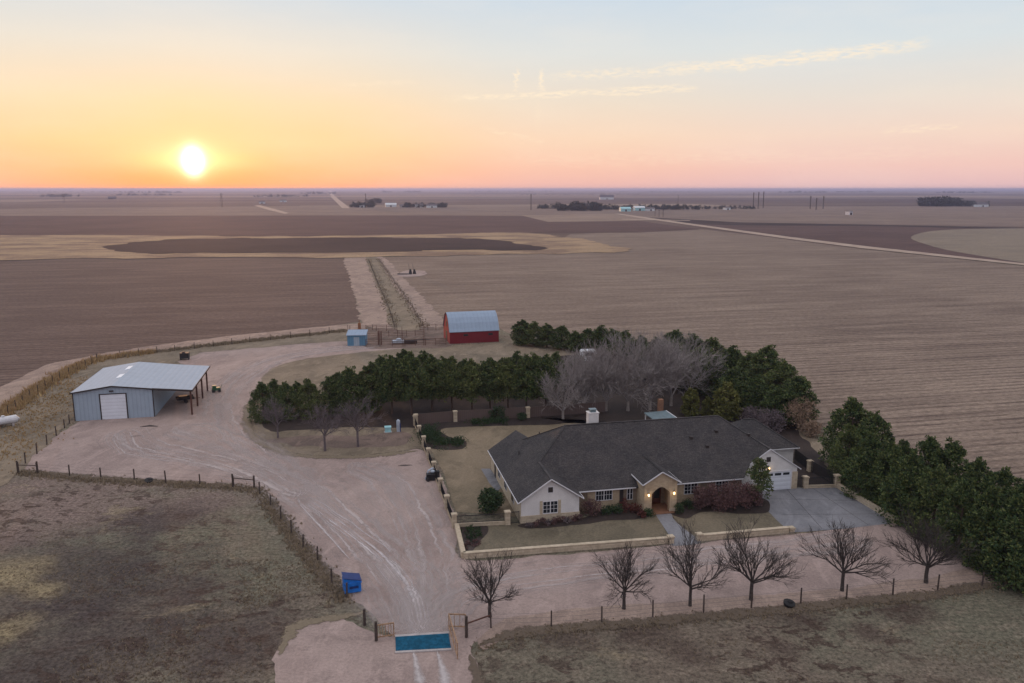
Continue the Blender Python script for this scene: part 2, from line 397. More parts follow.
R = 24000
mb = MB(); mb.add([(-R, -600, 0), (R, -600, 0), (R, 1.2 * R, 0), (-R, 1.2 * R, 0)], [(0, 1, 2, 3)])
tag(mb.build("ground", "ground"), kind="structure")
# distant fields (pixel outlines thrown onto the ground plane)
sheet("tan_field", [(-500,208.5),(200,207.5),(560,206.5),(1500,205.5),(1500,231),(1100,228),(740,222.5),(640,217.5),(560,216),(400,215.5),(-500,216.5)], .10, "tan_field", False, amp=0)
sheet("dark_field_strip", [(-500,205.5),(120,204.5),(300,205),(300,206),(60,208),(-60,210),(-500,211)], .14, "ploughed_field", False, amp=0)
sheet("brown_field", [(-600,216.5),(400,215.5),(560,216),(625,219),(700,229.5),(640,232.5),(500,233.5),(300,236),(-600,237.5)], .14, "red_soil", False, amp=0)
sheet("pale_field", [(520,215.3),(615,214.2),(655,220.5),(600,221.5),(548,222)], .18, "pale_field", False, amp=0)
sheet("red_field", [(636,217),(740,222.5),(1024,228),(1500,232),(1500,320),(1024,265),(860,248),(780,238),(700,227)], .18, "red_soil", False, amp=0)
sheet("dark_field", [(640,217),(740,222.5),(1024,228),(1024,229.5),(880,226.3),(730,225.5),(690,224)], .20, "dark_burn", False, amp=0)
sheet("irrigated_circle", [(911,238.5),(918,234),(940,230.5),(985,228.9),(1100,228.8),(1300,236),(1350,262),(1180,276),(1024,263.2),(985,257),(948,250.5),(924,244)], .22, "pivot_field", True, 20, 0)
sheet("stubble_field", [(383,257.5),(432,255.5),(540,254),(570,234),(640,231.5),(700,229),(760,236),(860,249),(1024,266),(1700,345),(1700,1000),(1160,640),(1030,575),(960,520),(900,470),(820,425),(790,385),(720,352),(640,342),(515,336),(500,329),(432,326),(405,290)], .03, "stubble_field", False, 3, .6)
sheet("ploughed_field", [(-800,263),(0,259.5),(200,257),(348,256.5),(352,280),(360,322),(330,326),(240,335),(150,346),(100,354),(50,364),(20,377),(0,388),(-60,430),(-800,700)], .03, "ploughed_field", False, 3, .6)
sheet("weedy_ground", [(-300,240),(60,235.5),(300,236.5),(500,233),(560,236.5),(602,243),(638,251),(560,253.5),(432,256),(348,257),(200,257.6),(0,260),(-300,262)], .20, "dry_weeds_field", True, 6, 11, fr=.03)
sheet("burnt_ground", [(108,248),(120,244),(150,240.5),(220,238.8),(330,237.8),(420,238),(490,240),(532,245.5),(520,250),(440,251.8),(300,252.8),(190,254),(130,253)], .26, "dark_burn", True, 6, 15, fr=.022)
# dirt roads
sheet("county_road", [(614,213.8),(620,213.8),(700,225),(790,237.2),(870,247),(1024,263.8),(1300,293.5),(1300,297),(1024,265.8),(862,248.6),(782,238.4),(690,225.4),(640,218.2)], .28, "dirt_road", False, amp=0)
sheet("far_dirt_road", [(328.5,190.2),(331.5,190.2),(333,194),(338,199),(346,205),(350,208.3),(342,208.3),(337,203),(331,197)], .30, "dirt_road", False, amp=0)
sheet("farm_track", [(254,205.6),(260,205.4),(274,209),(289,213.2),(285,214),(268,210)], .30, "dirt_road", False, amp=0)
sheet("far_pale_strip", [(622,219),(690,220.5),(690,221),(622,219.7)], .30, "dirt_road", False, amp=0)
sheet("sandy_lane", [(346,257.5),(382,257),(405,280),(430,305),(445,326),(415,327),(366,326),(356,300),(349,275)], .06, "sandy_track", True, 1.2, 1.1)
sheet("weedy_lane", [(366,257.5),(377,257.5),(390,280),(408,306),(421,328),(392,328),(385,305),(374,280)], .075, "pasture_pale", True, 1.2, .8)
sheet("well_pad", [(398,274),(408,270.5),(424,271.2),(426,274.6),(412,277),(400,276.5)], .09, "caliche_gravel", True, 1.5, .8)
sheet("sandy_verge", [(-120,470),(-60,430),(0,388),(20,377),(50,364),(100,354),(150,346),(240,335),(330,326),(366,323),(366,329),(330,332),(240,342),(150,352),(100,360),(72,370),(48,384),(22,402),(0,416),(-60,455)], .05, "sandy_track", False, 1.5, .7)
sheet("fence_verge", [(-150,560),(-60,455),(0,414),(22,401),(48,383),(72,369),(100,359),(150,351),(240,341),(330,331.5),(360,330),(360,340),(300,344),(200,353),(178,362),(150,382),(100,392),(70,422),(45,447),(25,467),(0,490)], .04, "pasture_pale", False, 1.2, .6)
# corral dirt
sheet("corral_dirt", [(366,329),(445,328),(450,346),(400,348),(366,347)], .05, "dull_soil", True, 1, .5)
# grass round the pines
sheet("grass_island", [(395,349),(445,346),(510,343),(560,352),(640,352),(720,372),(800,420),(840,480),(800,470),(760,440),(600,428),(418,449),(395,451.5),(360,455.5),(300,454.5),(272,447),(252,434),(247,420),(250,402),(260,385),(268,371),(295,361),(340,354.5)], .022, "pasture_pale", True, .8, .45)
sheet("dark_pine_ground", [(262,420),(280,412),(340,404),(420,395),(520,392),(540,360),(620,355),(700,378),(770,405),(830,470),(800,468),(760,438),(600,424),(418,428),(360,427),(300,430),(270,431)], .03, "mulch", True, .8, .6)  # dark ground sheet laid under the pines
sheet("bare_patch", [(262,440),(300,436),(350,436),(400,432),(414,436),(395,446),(350,447),(300,446),(275,443)], .034, "dull_soil", True, .6, .7)
# gravel yard
sheet("gravel_yard", [(392,637),(372,616),(352,600),(345,594),(320,566),(290,528),(264,494),(250,486),(200,482.5),(150,479),(100,477),(45,471.5),(22,468),(34,456),(54,437),(75,425),
  (100,410),(150,392),(200,372),(180,363),(172,357),(205,351.5),(250,347),(300,343.5),(345,341),(372,342),(400,346.5),(395,350),(340,355.5),(295,362),(268,372),(260,386),(250,403),(247,421),(252,435),(272,448),(300,455.5),(360,456.5),(395,452.5),(418,449.5),
  (427,455),(441,478),(455,515),(463,557),(540,556),(671,545),(700,543),(788,534),(840,528),(898,524),(910,536),(960,552),(990,566),(1004,576),(975,583),(926,590),(846,599),(780,606),(700,612),(620,619),(550,624),(500,632),(478,640),(470,652),(474,670),(478,700),(480,760),(262,760),(272,690),(277,655),(283,636),(300,624),(340,618),(368,630)],
  .018, "caliche_gravel", True, .5, .5)
sheet("sandy_shoulder", [(478,638),(500,622),(550,612),(620,606),(700,600),(780,594),(846,588),(926,578),(985,568),(1010,575),(1024,583),(975,590),(926,597),(846,605),(780,612),(700,618),(620,626),(550,632),(500,640),(484,650)], .026, "sandy_track", True, .5, .5)
# lawns, drive and walk
sheet("yard_lawn", [(429,448),(442,470),(456,512),(508,516),(560,520),(620,500),(700,470),(700,430),(560,418),(430,420)], .03, "lawn_dormant", False, .6, .15)
sheet("front_lawn", [(460,524),(464,552),(470,556),(560,548),(669,540),(656,513),(600,516),(520,523)], .038, "lawn_front", False, .6, .12)
sheet("front_lawn", [(669,513),(682,525),(698,537),(786,529),(768,512),(760,503),(700,503)], .038, "lawn_front", False, .6, .12)
sheet("driveway", [(754,488.5),(804,488),(838,487.5),(868,503),(900,522.5),(845,529),(789,533),(772,516),(758,500)], .034, "concrete", False, .8, .03)
sheet("front_walk", [(655,511.5),(669,511),(674,520),(684,529),(698.5,540),(698,544),(672.5,546),(672,540),(664,528)], .046, "concrete", True, .4, .02)
sheet("side_patio", [(481,469),(490,469),(503,486),(497,492),(489,483)], .05, "concrete", False, .5, .02)
sheet("flower_bed", [(460,527),(485,525.5),(487,533),(478,543),(470,552),(463,548)], .05, "mulch", True, .3, .2)
sheet("flower_bed", [(521,524),(583,518),(600,510),(640,508),(652,514),(640,519),(610,521),(590,524),(560,527),(530,529)], .05, "mulch", True, .3, .2)
sheet("flower_bed", [(670,512),(690,503),(760,498),(768,512),(740,514),(720,512),(700,513),(688,519),(678,517)], .05, "mulch", True, .3, .2)
sheet("flower_bed", [(421,424),(440,420),(530,418),(560,424),(450,428),(448,436),(466,441),(462,449),(432,449),(426,440)], .05, "mulch", True, .4, .2)
jm = MB()
for (a, b) in (((769,499),(866,501)), ((781,515),(888,514)), ((786,488.5),(822,529)), ((812,488),(868,525))):
    A_, B_ = G(*a), G(*b); d_ = (B_ - A_).normalized(); s_ = Vector((-d_.y, d_.x, 0)) * .025; jm.add([x + Vector((0, 0, .039)) for x in (A_ - s_, B_ - s_, B_ + s_, A_ + s_)], [(0, 1, 2, 3)])
tag(jm.build("driveway_joints", "mulch"), kind="structure")
# worn tracks and soft edges
flows = [([(418,640),(412,612),(396,580),(352,532),(305,486),(262,458),(222,440),(178,426)], 9.5, "streaks_pale"),
 ([(420,640),(424,605),(424,555),(408,508),(388,478),(352,463)], 8.0, "streaks_pale"),
 ([(420,642),(440,606),(478,586),(560,573),(680,562),(800,548),(870,540)], 6.5, "streaks_pale"),
 ([(270,468),(236,440),(222,408),(232,384),(268,362),(320,351),(380,346)], 8.0, "streaks_pale"),
 ([(262,476),(196,462),(132,450),(122,430)], 7.0, "streaks_pale"),
 ([(417,640),(414,612),(402,582),(376,553),(340,525),(300,496)], 3.6, "streaks_white"),
 ([(419,640),(418,612),(412,585)], 3.4, "streaks_white")]
streak_mat("ruts_soft", (.43,.37,.35), .47, .60, .5, 6)
flows += [(flows[0][0], 12.5, "ruts_soft"), (flows[1][0], 9.5, "ruts_soft"), (flows[2][0], 8.5, "ruts_soft"), ([(275,470),(240,442),(224,410),(234,384),(270,361),(322,350.5),(380,346)], 9.5, "ruts_soft"), ([(300,500),(240,470),(190,455),(150,444),(132,428)], 9, "streaks_pale")]
for i, (a, b, c) in enumerate(flows): ribbons("tyre_tracks", [(a, b, .030 + .004 * i)], c)
strong = [([(413, 651), (417, 668), (424, 700), (430, 740)], 1.0, .034), ([(437, 650), (442, 668), (449, 700), (457, 740)], 1.0, .034),
  ([(404, 584), (396, 566), (380, 556)], .35, .062), ([(374, 532), (384, 545), (390, 553)], .35, .062), ([(300, 505), (330, 538), (350, 560)], .3, .062)]
ribbons("tyre_tracks", [(a, b, c + .02) for a, b, c in strong], "track_strong")
def fringe(name, pts, w, mat, z): ribbons(name, [(pts, w, z)], mat, "stuff")
fringe("grass_verge", [(345,597),(320,570),(290,532),(264,497),(250,489),(200,485),(150,482),(100,479),(45,474),(22,470)], 3.2, "fringe_dark", .052)
fringe("grass_verge", [(478,646),(500,637),(550,630),(620,624),(700,617),(780,610),(846,603),(926,595),(975,588),(1020,580)], 2.6, "fringe_dark", .055)
fringe("grass_verge", [(280,655),(288,636),(303,624),(345,617),(368,612)], 2.2, "fringe_grass", .056)
fringe("grass_verge", [(250,402),(247,420),(252,435),(272,448.5),(300,456),(360,457),(418,451)], 2.4, "fringe_grass", .057)
fringe("grass_verge", [(470,655),(476,672),(480,700)], 2.5, "fringe_dark", .058)
ribbons("oil_stain", [([(140,427),(149,426),(158,426.5)], 2.2, .05), ([(131,436.5),(141,436)], 1.2, .05), ([(398,466),(405,465.6),(412,465.5)], 1.4, .05)], "stain_dark")
# ------------------------------------------------------------------ grass tufts (stuff)
def tufts(name, pts, mat, h=(.25, .6), label=None, n=7, seed=1, w=.05):
    r = random.Random(seed); mb = MB()
    for p in pts:
        hh = r.uniform(*h)
        for _ in range(n):
            a = r.uniform(0, 2 * PI); q = p + Vector((math.cos(a), math.sin(a), 0)) * r.uniform(0, hh * .5)
            tip = q + Vector((r.gauss(0, .3), r.gauss(0, .3), 1)) * hh * r.uniform(.6, 1.1); t = Vector((-math.sin(a), math.cos(a), 0)) * w * r.uniform(.7, 1.6)
            mb.add([q - t, q + t, tip], [(0, 1, 2)])
    o = mb.build(name, mat); return tag(o, label, kind="stuff")
def along(pts, n, spread, seed=1, world=False):
    r = random.Random(seed); P = spline([p if world else G(*p) for p in pts], False, .5); out = []
    for _ in range(n):
        p = r.choice(P); out.append(Vector((p.x + r.gauss(0, spread), p.y + r.gauss(0, spread), 0)))
    return out
vpts = [(-40,452),(0,417),(22,402),(40,389),(60,377),(78,367),(95,361),(120,357),(150,353),(200,347),(250,341.5),(300,336),(345,331)]
tufts("tall_dry_weeds", along(vpts[:9], 2200, .9, 2), "dry_grass", (.5, 1.25), "strip of tall ochre weeds along the field fence behind the metal shop", 6, 2, .07)
tufts("tall_dry_weeds", along(vpts[7:], 1100, .7, 3), "dull_grass", (.4, .8), "brown weeds along the field fence between shop and blue shed", 6, 3, .09)
tufts("dry_grass", along([(-10,462),(12,440),(36,415),(58,400),(80,380)], 1500, 2.6, 4), "dry_grass", (.15, .4), "pale dry grass between the field fence and the shop", 6, 4, .05)
tufts("dry_grass", along([(345,600),(320,572),(290,534),(264,499),(250,490),(200,486),(100,481),(20,473)], 2000, .55, 5), "dull_grass", (.15, .4), "brown grass under the post fence by the gravel yard", 6, 5, .045)
tufts("dry_grass", along([(482,646),(550,632),(620,626),(700,619),(780,612),(846,605),(926,597),(1020,582)], 1300, .5, 6), "dull_grass", (.08, .22), "brown grass under the front wire fence", 6, 6, .045)
tufts("lane_weeds", along([(368,259),(378,280),(386,300),(394,325)], 600, .9, 7) + along([(378,259),(393,282),(410,306),(423,327)], 600, .9, 8), "dull_grass", (.25, .5), "weeds growing along both sides of the farm lane", 5, 7, .14)
r_ = random.Random(12); gp = []
for _ in range(7000):
    x0, x1, y0, y1 = r_.choice([(-20,240,490,683),(0,262,560,683),(240,320,560,610),(490,1030,640,690)]); p = G(r_.uniform(x0, x1), r_.uniform(y0, y1))
    if mn.noise(p * .12) + .3 * mn.noise(p * .6) > r_.uniform(-.25, .35): gp.append(p)
tufts("pasture_grass", gp, "dull_grass", (.08, .2), "short dormant grass tufts in the pastures", 5, 12, .03)
# ------------------------------------------------------------------ trees
def clump(mb, c, rad, n, r, size, up=.35, squash=.8):
    for _ in range(n):
        d = Vector((r.gauss(0, 1), r.gauss(0, 1), r.gauss(0, 1))).normalized(); p = c + Vector((d.x, d.y, d.z * squash)) * rad * r.uniform(.45, 1)
        d2 = (d + Vector((0, 0, up)) + Vector((r.gauss(0, .5), r.gauss(0, .5), r.gauss(0, .5)))).normalized(); s = d2.cross(Vector((r.gauss(0, 1), r.gauss(0, 1), r.gauss(0, 1)))).normalized()
        l = size * r.uniform(.6, 1.3); w = size * r.uniform(.22, .42)
        mb.add([p - s * w, p + s * w, p + d2 * l + s * w * .4, p + d2 * l * .9 - s * w * .5], [(0, 1, 2, 3)])
def pine(seed, h, rad, low=.1, mat="pine_needles", n=105, leaf=.25, per=92, name="pine_tree"):
    r = random.Random(seed); e = empty(name, (0, 0, 0)); mb = MB()
    lean = Vector((r.uniform(-.03, .03), r.uniform(-.03, .03), 1))
    lob = [r.uniform(.78, 1.12) for _ in range(7)]
    for i in range(n):
        t = (i + r.random()) / n; z = h * (low + (1 - low) * t); prof = (1 - t ** 2.7) ** .60 * min(1, .66 + t * 1.3)
        a = r.uniform(0, 2 * PI); k = lob[int(a / (2 * PI) * 7) % 7] * (1 + .12 * math.sin(z * 2.1 + seed))
        q = rad * prof * k * (r.uniform(.72, 1.0) if r.random() < .75 else r.uniform(.1, .7))
        cr = r.uniform(.42, .72) * (1.15 - .5 * t) * rad / 2.1
        clump(mb, Vector((math.cos(a) * q, math.sin(a) * q, z - cr * .4)) + Vector((lean.x, lean.y, 0)) * z, cr, per, r, leaf)
    for k in range(r.randint(12, 16)):
        a = r.uniform(0, 2 * PI); t = 1 if k < 3 else r.uniform(.45, .95); q = r.uniform(0, rad * .3) if k < 3 else rad * .88 * (1 - t ** 2.7) ** .6; clump(mb, Vector((math.cos(a) * q, math.sin(a) * q, h * t + .25)), .24, 26, r, leaf, 1.1, 1.2)
    mb.build("crown", mat, e); tb = MB(); tb.tube([(0, 0, -.1), (lean.x * h * .5, 0, h * .5), (lean.x * h, 0, h * .9)], [.17, .12, .03], 7)
    for k in range(14):
        z = h * (low + .02 + .06 * k * (1 - low)); a = r.uniform(0, 2 * PI); tb.tube([(0, 0, z), (math.cos(a) * rad * .6, math.sin(a) * rad * .6, z + .3)], [.05, .015], 4)
    tb.build("trunk", "bark_pine", e); return e
def branch(mb, p, d, L_, rad, lvl, r, cfg):
    segs = 3 if lvl < cfg['lv'] else 2; pts = [p]; q = p; dd = d.copy(); rads = [rad]
    for i in range(segs):
        dd = (dd + Vector((r.gauss(0, cfg['w']), r.gauss(0, cfg['w']), r.gauss(0, cfg['w']) + cfg['up']))).normalized(); q = q + dd * L_ / segs; pts.append(q)
        rads.append(rad * (1 - .62 * (i + 1) / segs))
    mb.tube(pts, rads, 5 if lvl < 2 else 3)
    if lvl >= cfg['lv']: return
    for k in range(cfg['kids'][lvl]):
        t = r.uniform(.25, 1) if k else 1.0; i = min(segs - 1, int(t * segs)); f = t * segs - i; pt = pts[i].lerp(pts[i + 1], min(1, f))
        ax = dd.cross(Vector((r.gauss(0, 1), r.gauss(0, 1), r.gauss(0, 1)))).normalized(); ang = r.uniform(*cfg['ang']); nd = Matrix.Rotation(ang, 3, ax) @ dd
        branch(mb, pt, nd, L_ * r.uniform(*cfg['len']), max(cfg['min'], rad * .55 * (1.1 - .4 * t)), lvl + 1, r, cfg)
def bare(seed, trunk, nl, ll, spread, r0, bark, name, cfg, twig=None):
    r = random.Random(seed); e = empty(name, (0, 0, 0)); tb = MB(); tb.tube([(0, 0, -.1), (r.uniform(-.05, .05), 0, trunk * .5), (0, 0, trunk)], [r0 * 1.25, r0, r0 * .95], 8); tb.build("trunk", bark, e)
    mb = MB()
    for k in range(nl):
        a = 2 * PI * (k + r.uniform(-.3, .3)) / nl; s = r.uniform(*spread) if k else .1
        branch(mb, Vector((0, 0, trunk * r.uniform(.84, 1))), Vector((math.cos(a) * math.sin(s), math.sin(a) * math.sin(s), math.cos(s))), ll * r.uniform(.8, 1.1), r0 * .55, 0, r, cfg)
    mb.build("branches", twig or bark, e); return e
def fit(e, want, height0):
    s = want / height0; e.scale = (s, s, s)

GROUPP = "dark pines of the windbreak"
import builtins
protos = [pine(s, 8, rd, lw) for s, rd, lw in ((1, 2.3, .12), (2, 2.6, .10), (3, 2.2, .14), (4, 2.5, .11))]
skirt = [pine(s, 8, rd, .02) for s, rd in ((11, 2.7), (12, 3.0), (13, 2.6))]
highp = [pine(s, 8, rd, .34, n=95) for s, rd in ((21, 2.3), (22, 2.5))]
used = set()
def place(protoset, i, p, height, wide=1.0, rz=None, label=None, cat="tree", group=None, h0=8.0):
    pr = protoset[i % len(protoset)]
    o = pr if pr.name not in used else copy_tree(pr)
    used.add(pr.name); o.location = p; s = height / h0; o.scale = (s * wide, s * wide, s); o.rotation_euler.z = rz if rz is not None else (i * 2.399) % 6.28
    return tag(o, label, cat, group)
ORD = ["first", "second", "third", "fourth", "fifth", "sixth", "seventh", "eighth", "ninth", "tenth", "eleventh", "twelfth", "thirteenth", "fourteenth", "fifteenth", "sixteenth"]
WF = 1.22
def row(ps, lst, phrase, wide=1.0):
    wide *= WF
    for i, t in enumerate(lst):
        x, by, ty = t[:3]; p = G(x, by)
        place(ps, i * 5 + len(phrase), p, HT(p, ty) * 1.0, (t[3] if len(t) > 3 else 1) * wide, label=f"{ORD[i]} pine from left {phrase}", group=GROUPP)
row(skirt, [(264,421,384),(287,419,384),(309,417,381),(330,415,379)], "in the low clump at the left tip of the grass island", .85)
row(protos, [(352,414,370),(372,412,365),(275,409,381),(298,407,383),(338,403,374)], "among pines behind the small bare trees", 1.0)
row(highp, [(392,414,359),(412,415,356),(432,411,358),(452,411,360),(472,411,362),(490,411,361),(508,411,361),(526,412,358),(546,412,358)], "in the bare trunked row behind the back fence", .82)
row(protos, [(384,398,358),(404,395,352),(424,395,354),(444,394,359),(464,394,361),(484,394,363),(503,392,360),(516,392,354),(534,390,355),(556,388,354),(578,386,356)], "in the second row behind the back fence", .95)
row(protos, [(522,345,321),(534,346,323),(547,347,325),(561,349,327),(575,352,332),(588,352,330),(600,353,327),(612,355,330),(625,357,332),(640,359,337)], "in the far row right of the red barn", 1.35)
row(protos, [(656,364,339),(673,367,332),(692,371,336),(711,376,340),(730,383,348),(748,391,354),(766,400,349),(781,411,365),(796,425,379)], "in the outer row curving behind the house roof", 1.25)
row(protos, [(650,380,345),(672,386,344),(694,392,351),(714,399,360),(734,408,370),(754,416,378),(774,424,388)], "in the inner row above the right half of the roof", 1.2)
row(skirt, [(849,466,402),(870,476,416),(900,487,443),(925,493,440),(948,503,444),(972,522,462),(996,536,472),(1020,550,485)], "in the back row beside the ploughed rows at right", .9)
row(skirt, [(846,481,428),(866,497,437),(890,508,448),(907,524,455),(932,537,470),(958,553,484),(986,568,492),(1012,582,500),(1042,592,505)], "in the front row right of the driveway", .82)
# junipers and shrubs
jun = [pine(31, 5, 1.6, .03, "juniper_needles", 60, .3, 50, "juniper_tree"), pine(32, 5, 1.8, .03, "juniper_needles", 60, .3, 50, "juniper_tree")]
for i, (x, by, ty, l) in enumerate([(690,415,391,"left of two yellow green junipers behind the roof ridge"), (725,419,386,"taller yellow green juniper behind the roof's right end"), (708,416,399,"low yellow green juniper between the two taller ones behind the roof")]):
    p = G(x, by); place(jun, i, p, HT(p, ty), 1.25, label=l, group="yellow green junipers behind the house", h0=5)
def shrub(name, seed, mat, rx, rz, n=26, leaf=.16, per=45, twigs=False):
    r = random.Random(seed); mb = MB()
    for i in range(n):
        a = r.uniform(0, 2 * PI); t = r.random(); q = rx * math.sqrt(r.random()) * .8; z = rz * (.15 + .75 * t) * (1 - .35 * (q / rx) ** 2)
        clump(mb, Vector((math.cos(a) * q, math.sin(a) * q, z)), min(rx, rz) * .34, per, r, leaf, .5)
    if twigs:
        for k in range(40):
            a = r.uniform(0, 2 * PI); q = rx * r.uniform(.3, 1); mb.tube([(0, 0, 0), (math.cos(a) * q * .5, math.sin(a) * q * .5, rz * .55), (math.cos(a) * q, math.sin(a) * q, rz * r.uniform(.7, 1.05))], [.04, .02, .008], 3)
    e = mb.build(name, mat); return e
def put(o, x, by, label, group=None, cat="shrub", z=0, rz=0):
    p = G(x, by); o.location = (p.x, p.y, z); o.rotation_euler.z = rz; return tag(o, label, cat, group)
put(shrub("round_shrub", 41, "evergreen_shrub", 1.5, 2.9, 60, .2, 60), 491, 512, "large round dark green shrub left of the white gable")
put(shrub("bare_bush", 42, "purple_twigs", 1.15, 2.0, 24, .14, 36, True), 591, 515, "rounded leafless purple brown bush at the right corner of the left gable")
for i, (x, y, rx, rz_, l) in enumerate([(607,514,.7,1.1,"small green bush under the front window, left one"), (617,513,.75,1.1,"small green bush under the front window, right one"), (649,516,.75,1.0,"clipped green bush at the foot of the left entry column"), (677,513,.7,1.2,"clipped green bush at the foot of the right entry column"), (688,508,.8,1.1,"green bush right of the entry beside the red brown shrubs")]):
    put(shrub("green_bush", 43 + i, "evergreen_shrub", rx, rz_, 16, .13, 36), x, y, l)
for i, (x, y, rx, rz_, l) in enumerate([(626,511,.95,1.5,"dark red bush between window and entry, left one"), (637,513,.9,1.3,"dark red bush against the left entry column"), (642,518,.55,.8,"low dark bush in front of the left entry column")]):
    put(shrub("red_bush", 53 + i, "red_shrub_leaves", rx, rz_, 16, .13, 36), x, y, l)
for i, (x, y, rx, rz_, l) in enumerate([(702,508,1.5,2.8,"red brown leafless shrub nearest the entry"), (718,508,1.8,3.1,"red brown leafless shrub, second from the entry"), (735,508,1.9,3.3,"red brown leafless shrub, third from the entry"), (750,505,1.5,2.7,"red brown leafless shrub beside the leafy green tree")]):
    put(shrub("red_brown_shrub", 63 + i, "purple_twigs", rx, rz_, 42, .16, 46, True), x, y, l, "red brown shrubs in front of the house")
e = empty("magnolia_tree", G(757, 504), 0, "slim broadleaf evergreen tree with yellowish leaves beside the garage door", "tree")
mb = MB(); r = random.Random(77)
for i in range(60):
    t = r.random(); z = .9 + 4.4 * t; q = 1.5 * math.sin(PI * min(1, .2 + t * .8)) ** .7 * math.sqrt(r.random()); a = r.uniform(0, 2 * PI); clump(mb, Vector((math.cos(a) * q, math.sin(a) * q, z)), .42, 42, r, .22, .1)
mb.build("crown", "magnolia_leaves", e); tb = MB(); tb.tube([(0, 0, 0), (0, .05, 2), (0, 0, 4.6)], [.12, .09, .03], 6); tb.build("trunk", "bark_dark", e)
for i in range(9):
    put(shrub("low_dry_shrub", 80 + i, "purple_twigs" if i % 3 else "grey_shrub_twigs", .55, .5 + .15 * (i % 3), 9, .12, 26), 530 + i * 6.2, 527.2 - i * .85, f"{ORD[i]} low brown shrub from the left in the bed under the white gable", "low brown shrubs under the gable")
for i, (x, y) in enumerate([(466,532),(474,530),(470,540),(478,536),(467,547),(476,545)]):
    put(shrub("low_dark_shrub", 95 + i, "purple_twigs" if i > 3 else "evergreen_shrub", .8, .45, 10, .12, 30), x, y, f"{ORD[i]} low dark shrub counting from the back in the corner bed of the stone wall", "low shrubs in the corner bed")
# creeping juniper and hedge by the wall
r = random.Random(5); mb = MB()
for k in range(120):
    t = r.random(); P_ = spline([G(430,436), G(436,441), G(448,443), G(462,444)], False, .3); p = P_[int(t * (len(P_) - 1))] + Vector((r.gauss(0, .6), r.gauss(0, 1.0), r.uniform(.15, .5))); clump(mb, p, .45, 32, r, .16, .3)
o = mb.build("creeping_juniper", "groundcover"); tag(o, "dark green creeping juniper spreading over the lawn from the wall corner", "shrub")
mb = MB()
for k in range(70):
    p = G(430, 430).lerp(G(424, 442), r.random()) + Vector((r.gauss(0, .8), r.gauss(0, 1), r.uniform(.2, .9))); clump(mb, p, .5, 32, r, .16, .3)
tag(mb.build("juniper_hedge", "evergreen_shrub"), "dark juniper hedge against the pillars at the yard's back corner", "hedge")
mb = MB()
for k in range(90):
    p = G(470, 424).lerp(G(505, 422), r.random()) + Vector((r.gauss(0, .3), r.gauss(0, .5), r.uniform(.1, .5))); clump(mb, p, .45, 30, r, .16, .3)
tag(mb.build("low_hedge", "groundcover"), "low dark green hedge along the foot of the back fence", "hedge")
put(shrub("dark_shrub", 99, "evergreen_shrub", 1.3, 2.4, 26, .18, 46), 497, 420, "upright dark green shrub in front of the back fence")
put(shrub("dark_shrub", 98, "evergreen_shrub", .9, 1.2, 16, .18, 36), 522, 420, "small dark shrub by the back fence pillar")
put(shrub("grey_bush", 101, "grey_shrub_twigs", 2.6, 3.4, 60, .2, 46, True), 768, 431, "greyish leafless bush behind the rear roof wing")
put(shrub("grey_bush", 103, "grey_shrub_twigs", 2.0, 2.6, 40, .2, 46, True), 752, 423, "smaller greyish bush touching the roof's rear edge")
put(shrub("tan_bush", 102, "tan_shrub_leaves", 2.7, 5.2, 74, .22, 50, True), 800, 430, "tall tan brown bush between the windbreak pines and right tree row")
put(shrub("tan_bush", 104, "tan_shrub_leaves", 1.5, 2.6, 30, .22, 46, True), 812, 437, "small tan bush in front of the taller tan one")
# bare ornamental trees along the front fence
cfgA = dict(lv=3, kids=[6, 5, 4], w=.07, up=.07, ang=(.22, .62), len=(.50, .76), min=.014)
pa = [bare(s, 1.7, 9, 2.25, (.35, 1.22), .14, "bark_dark", "bare_tree", cfgA) for s in (201, 202, 203)]
fronts = [(490,617,562,"leafless round crowned tree beside the cattle guard gate"), (624,609,545,"leafless tree on the gravel verge below the front walk's left wall end"), (690,606,540,"leafless tree directly below the front walk opening"),
          (751,600,534,"leafless wide tree below the wall at the driveway's left corner"), (842,591,523,"leafless tree in front of the driveway opening"), (926,583,524,"leafless tree nearest the right pine row")]
for i, (x, by, ty, l) in enumerate(fronts):
    p = G(x, by); h = HT(p, ty); place(pa, i, p, h, (1.08, .92, .88, 1.05, .92, 1.15)[i], label=l, group="leafless trees along the front fence", h0=5.6)
cfgB = dict(lv=3, kids=[6, 5, 4], w=.12, up=.05, ang=(.3, .9), len=(.48, .75), min=.016)
pb = [bare(s, 2.1, 7, 2.2, (.5, 1.1), .13, "bark_island", "small_bare_tree", cfgB) for s in (211, 212)]
for i, (x, by, ty, l) in enumerate([(278,438,402,"small leafless tree at the left of the grass island"), (325,451,405,"small leafless tree in the middle of the grass island"), (358,447,402,"small leafless tree at the right of the grass island")]):
    p = G(x, by); place(pb, i, p, HT(p, ty), 1, label=l, group="leafless trees on the grass island", h0=5.6)
cfgC = dict(lv=4, kids=[6, 5, 4, 4], w=.12, up=.06, ang=(.25, .8), len=(.5, .8), min=.020)
pc = [bare(s, 1.4, 6, 4.1, (.3, .95), .22, "bark_pale", "grey_elm_tree", cfgC, "twig_grey") for s in (221, 222, 223)]
